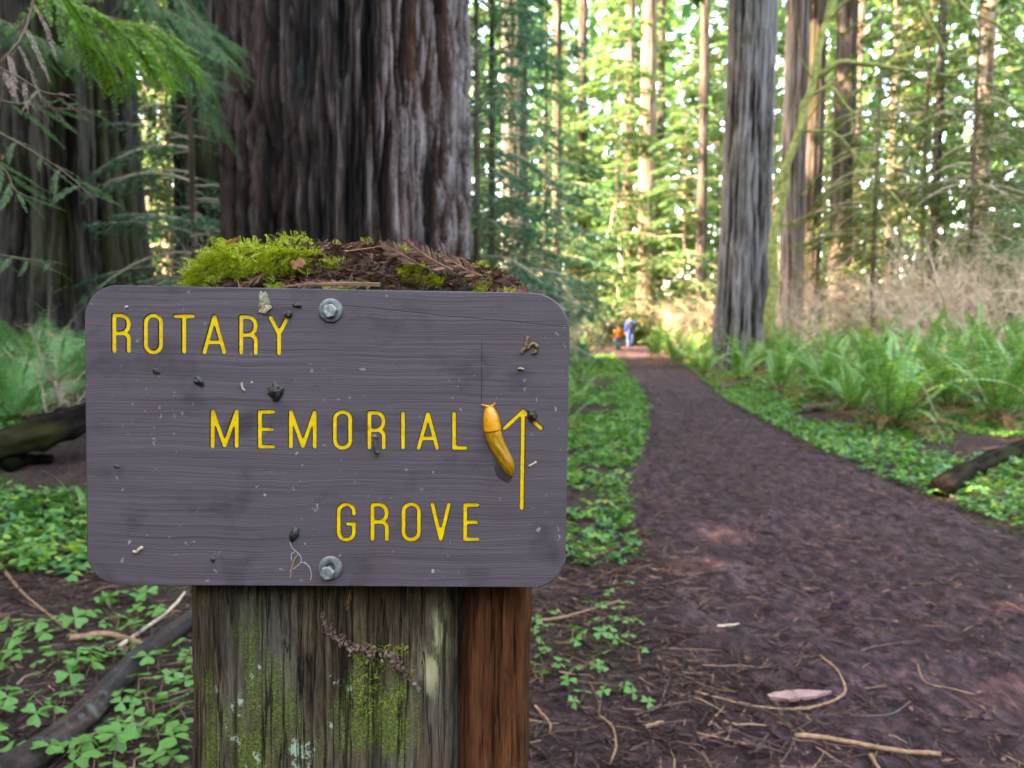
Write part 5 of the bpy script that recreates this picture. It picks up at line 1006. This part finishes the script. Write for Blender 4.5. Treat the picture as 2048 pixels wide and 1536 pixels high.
# ------------------------------------------------------------------ hikers
def person(x, y, H, label, jacket, trousers, hair, facing, hold=False):
    k = H/1.72; root = empty('person', (x, y, float(surf(x, y))-.01), (0, 0, facing)); J = {}
    S = [('pel', (0, 0, .93), .13), ('sp', (0, .0, 1.12), .125), ('ch', (0, 0, 1.32), .15), ('nk', (0, .01, 1.47), .055), ('hd', (0, .03, 1.58), .085), ('tp', (0, .03, 1.66), .075),
         ('lh', (-.10, 0, .88), .09), ('lk', (-.11, .06, .50), .06), ('la', (-.11, -.06, .10), .042), ('lt', (-.12, .10, .035), .035), ('rh', (.10, 0, .88), .09), ('rk', (.11, .02, .50), .06), ('ra', (.11, .10, .10), .042), ('rt', (.12, .26, .035), .035),
         ('ls', (-.19, 0, 1.40), .06), ('le', (-.26, -.05, 1.12), .045), ('lw', (-.27, .03, .88), .03), ('lp', (-.27, .05, .82), .032), ('rs', (.19, 0, 1.40), .06), ('re', (.26, -.02, 1.12), .045), ('rw', (.27, .08, .90), .03), ('rp', (.27, .10, .84), .032)]
    E_ = ['pel-sp', 'sp-ch', 'ch-nk', 'nk-hd', 'hd-tp', 'pel-lh', 'lh-lk', 'lk-la', 'la-lt', 'pel-rh', 'rh-rk', 'rk-ra', 'ra-rt', 'ch-ls', 'ls-le', 'le-lw', 'lw-lp', 'ch-rs', 'rs-re', 're-rw', 'rw-rp']
    ix = {n_: i for i, (n_, _, _) in enumerate(S)}; V = [Vector(p)*k for _, p, _ in S]; rad = [r_*k for _, _, r_ in S]; ed = [tuple(ix[q] for q in e_.split('-')) for e_ in E_]
    for sd_, pn in ((-1, 'lp'), (1, 'rp')):
        base = Vector(S[ix[pn]][1])
        for f, (dx, dy, L) in enumerate([(-.0, .035, .06), (.0, .022, .075), (.0, .005, .08), (.0, -.012, .075), (.0, -.028, .06)]):
            a = len(V); V += [(base+Vector((0, dy, -.03 if f else .0)))*k, (base+Vector((sd_*-.01, dy*1.2+(.015 if f == 0 else 0), -.03-L*.5)))*k, (base+Vector((sd_*-.025, dy*1.1+.01, -.03-L)))*k]; rad += [.011*k, .010*k, .008*k]; ed += [(ix[pn], a), (a, a+1), (a+1, a+2)]
    me = bpy.data.meshes.new('body'); me.from_pydata(V, ed, []); o = obj('body', me); sm = o.modifiers.new('skin', 'SKIN'); sm.use_smooth_shade = True; ss = o.modifiers.new('sub', 'SUBSURF'); ss.levels = 1; ss.render_levels = 1
    for i, r_ in enumerate(rad): me.skin_vertices[0].data[i].radius = (r_, r_)
    me.skin_vertices[0].data[0].use_root = True
    bpy.context.view_layer.update(); ev = o.evaluated_get(bpy.context.evaluated_depsgraph_get()); m2 = bpy.data.meshes.new_from_object(ev); bpy.data.objects.remove(o)
    m2.materials.clear(); m2.materials.append(plain('skin', (.5, .3, .22), .6, .3, .1, 5, 0)); m2.name = 'body'; body = obj('body', m2, root)
    co = np.zeros(len(m2.vertices)*3); m2.vertices.foreach_get('co', co); co = co.reshape(-1, 3)/k; nr_ = np.zeros(len(m2.vertices)*3); m2.vertices.foreach_get('normal', nr_); nr_ = nr_.reshape(-1, 3)
    polys = [list(p_.vertices) for p_ in m2.polygons]
    def shell(nm, test, th_, mat):
        fs = [p_ for p_ in polys if test(co[p_].mean(0))]; ids = sorted({v for p_ in fs for v in p_}); mp_ = {v: i for i, v in enumerate(ids)}
        m3 = bpy.data.meshes.new(nm); m3.from_pydata([tuple((co[v]+nr_[v]*th_)*k) for v in ids], [], [[mp_[v] for v in p_] for p_ in fs]); m3.materials.append(mat)
        for p_ in m3.polygons: p_.use_smooth = True
        return obj(nm, m3, root)
    shell('jacket', lambda c: (.86 < c[2] < 1.47 and abs(c[0]) < .2) or (abs(c[0]) >= .19 and .90 < c[2] < 1.5), .022, jacket)
    shell('trousers', lambda c: .08 < c[2] <= .93 and abs(c[0]) < .21, .014, trousers)
    shell('shoe', lambda c: c[2] <= .085 and c[0] < 0, .012, M_DARKTWIG); shell('shoe', lambda c: c[2] <= .085 and c[0] > 0, .012, M_DARKTWIG)
    shell('hair', lambda c: c[2] > 1.53 and (c[1] < .07 or c[2] > 1.66), .012, hair)
    return tag(root, label, 'person')
M_BLUE = plain('blue_jacket', (.03, .055, .2), .8, .2, .2, 20, 0); M_JEAN = plain('light_jeans', (.08, .12, .28), .9, .1, .2, 20, 0); M_ORJ = plain('orange_vest', (.5, .15, .01), .8, .2, .1, 20, 0); M_PACK = plain('dark_backpack', (.02, .02, .035), .7, .3, .4, 20, 0); M_HAIR = plain('brown_hair', (.06, .035, .02), .6, .3, .3, 40, 0); M_GREYHAT = plain('lilac_cap', (.45, .36, .42), .8, .2, .2, 20, 0)
pa = (pxx(1260, 39), 39.); pc = (pxx(1236, 36.5), 36.5)
person(*pa, 1.68, 'adult hiker in blue jacket and jeans walking away on the trail', M_BLUE, M_JEAN, M_HAIR, .0)
person(*pc, 1.15, 'child hiker with orange back walking away beside the adult', M_ORJ, M_JEAN, M_GREYHAT, .0)
def pack(x, y, z, w_, h_, d_, label, mat):
    bm = bmesh.new(); bmesh.ops.create_cube(bm, size=1); bmesh.ops.scale(bm, vec=(w_, d_, h_), verts=bm.verts); bmesh.ops.bevel(bm, geom=bm.edges[:], offset=min(w_, d_)*.3, segments=3, affect='EDGES')
    for v in bm.verts: v.co.y *= 1-.3*max(0, v.co.z/h_); v.co.x *= 1-.25*max(0, v.co.z/h_)
    me = bpy.data.meshes.new('pack_body'); bm.to_mesh(me); bm.free(); me.materials.append(mat); r_ = empty('backpack', (x, y, z)); obj('pack_body', me, r_)
    bm = bmesh.new(); bmesh.ops.create_cube(bm, size=1); bmesh.ops.scale(bm, vec=(w_*.7, d_*.5, h_*.4), verts=bm.verts); bmesh.ops.bevel(bm, geom=bm.edges[:], offset=d_*.15, segments=2, affect='EDGES'); m3 = bpy.data.meshes.new('pocket'); bm.to_mesh(m3); bm.free(); m3.materials.append(mat); obj('pocket', m3, r_, (0, -d_*.55, -h_*.2)); return tag(r_, label, 'backpack')
pack(pa[0], pa[1]-.20, 1.28, .30, .44, .17, 'dark backpack on the back of the adult hiker', M_PACK)
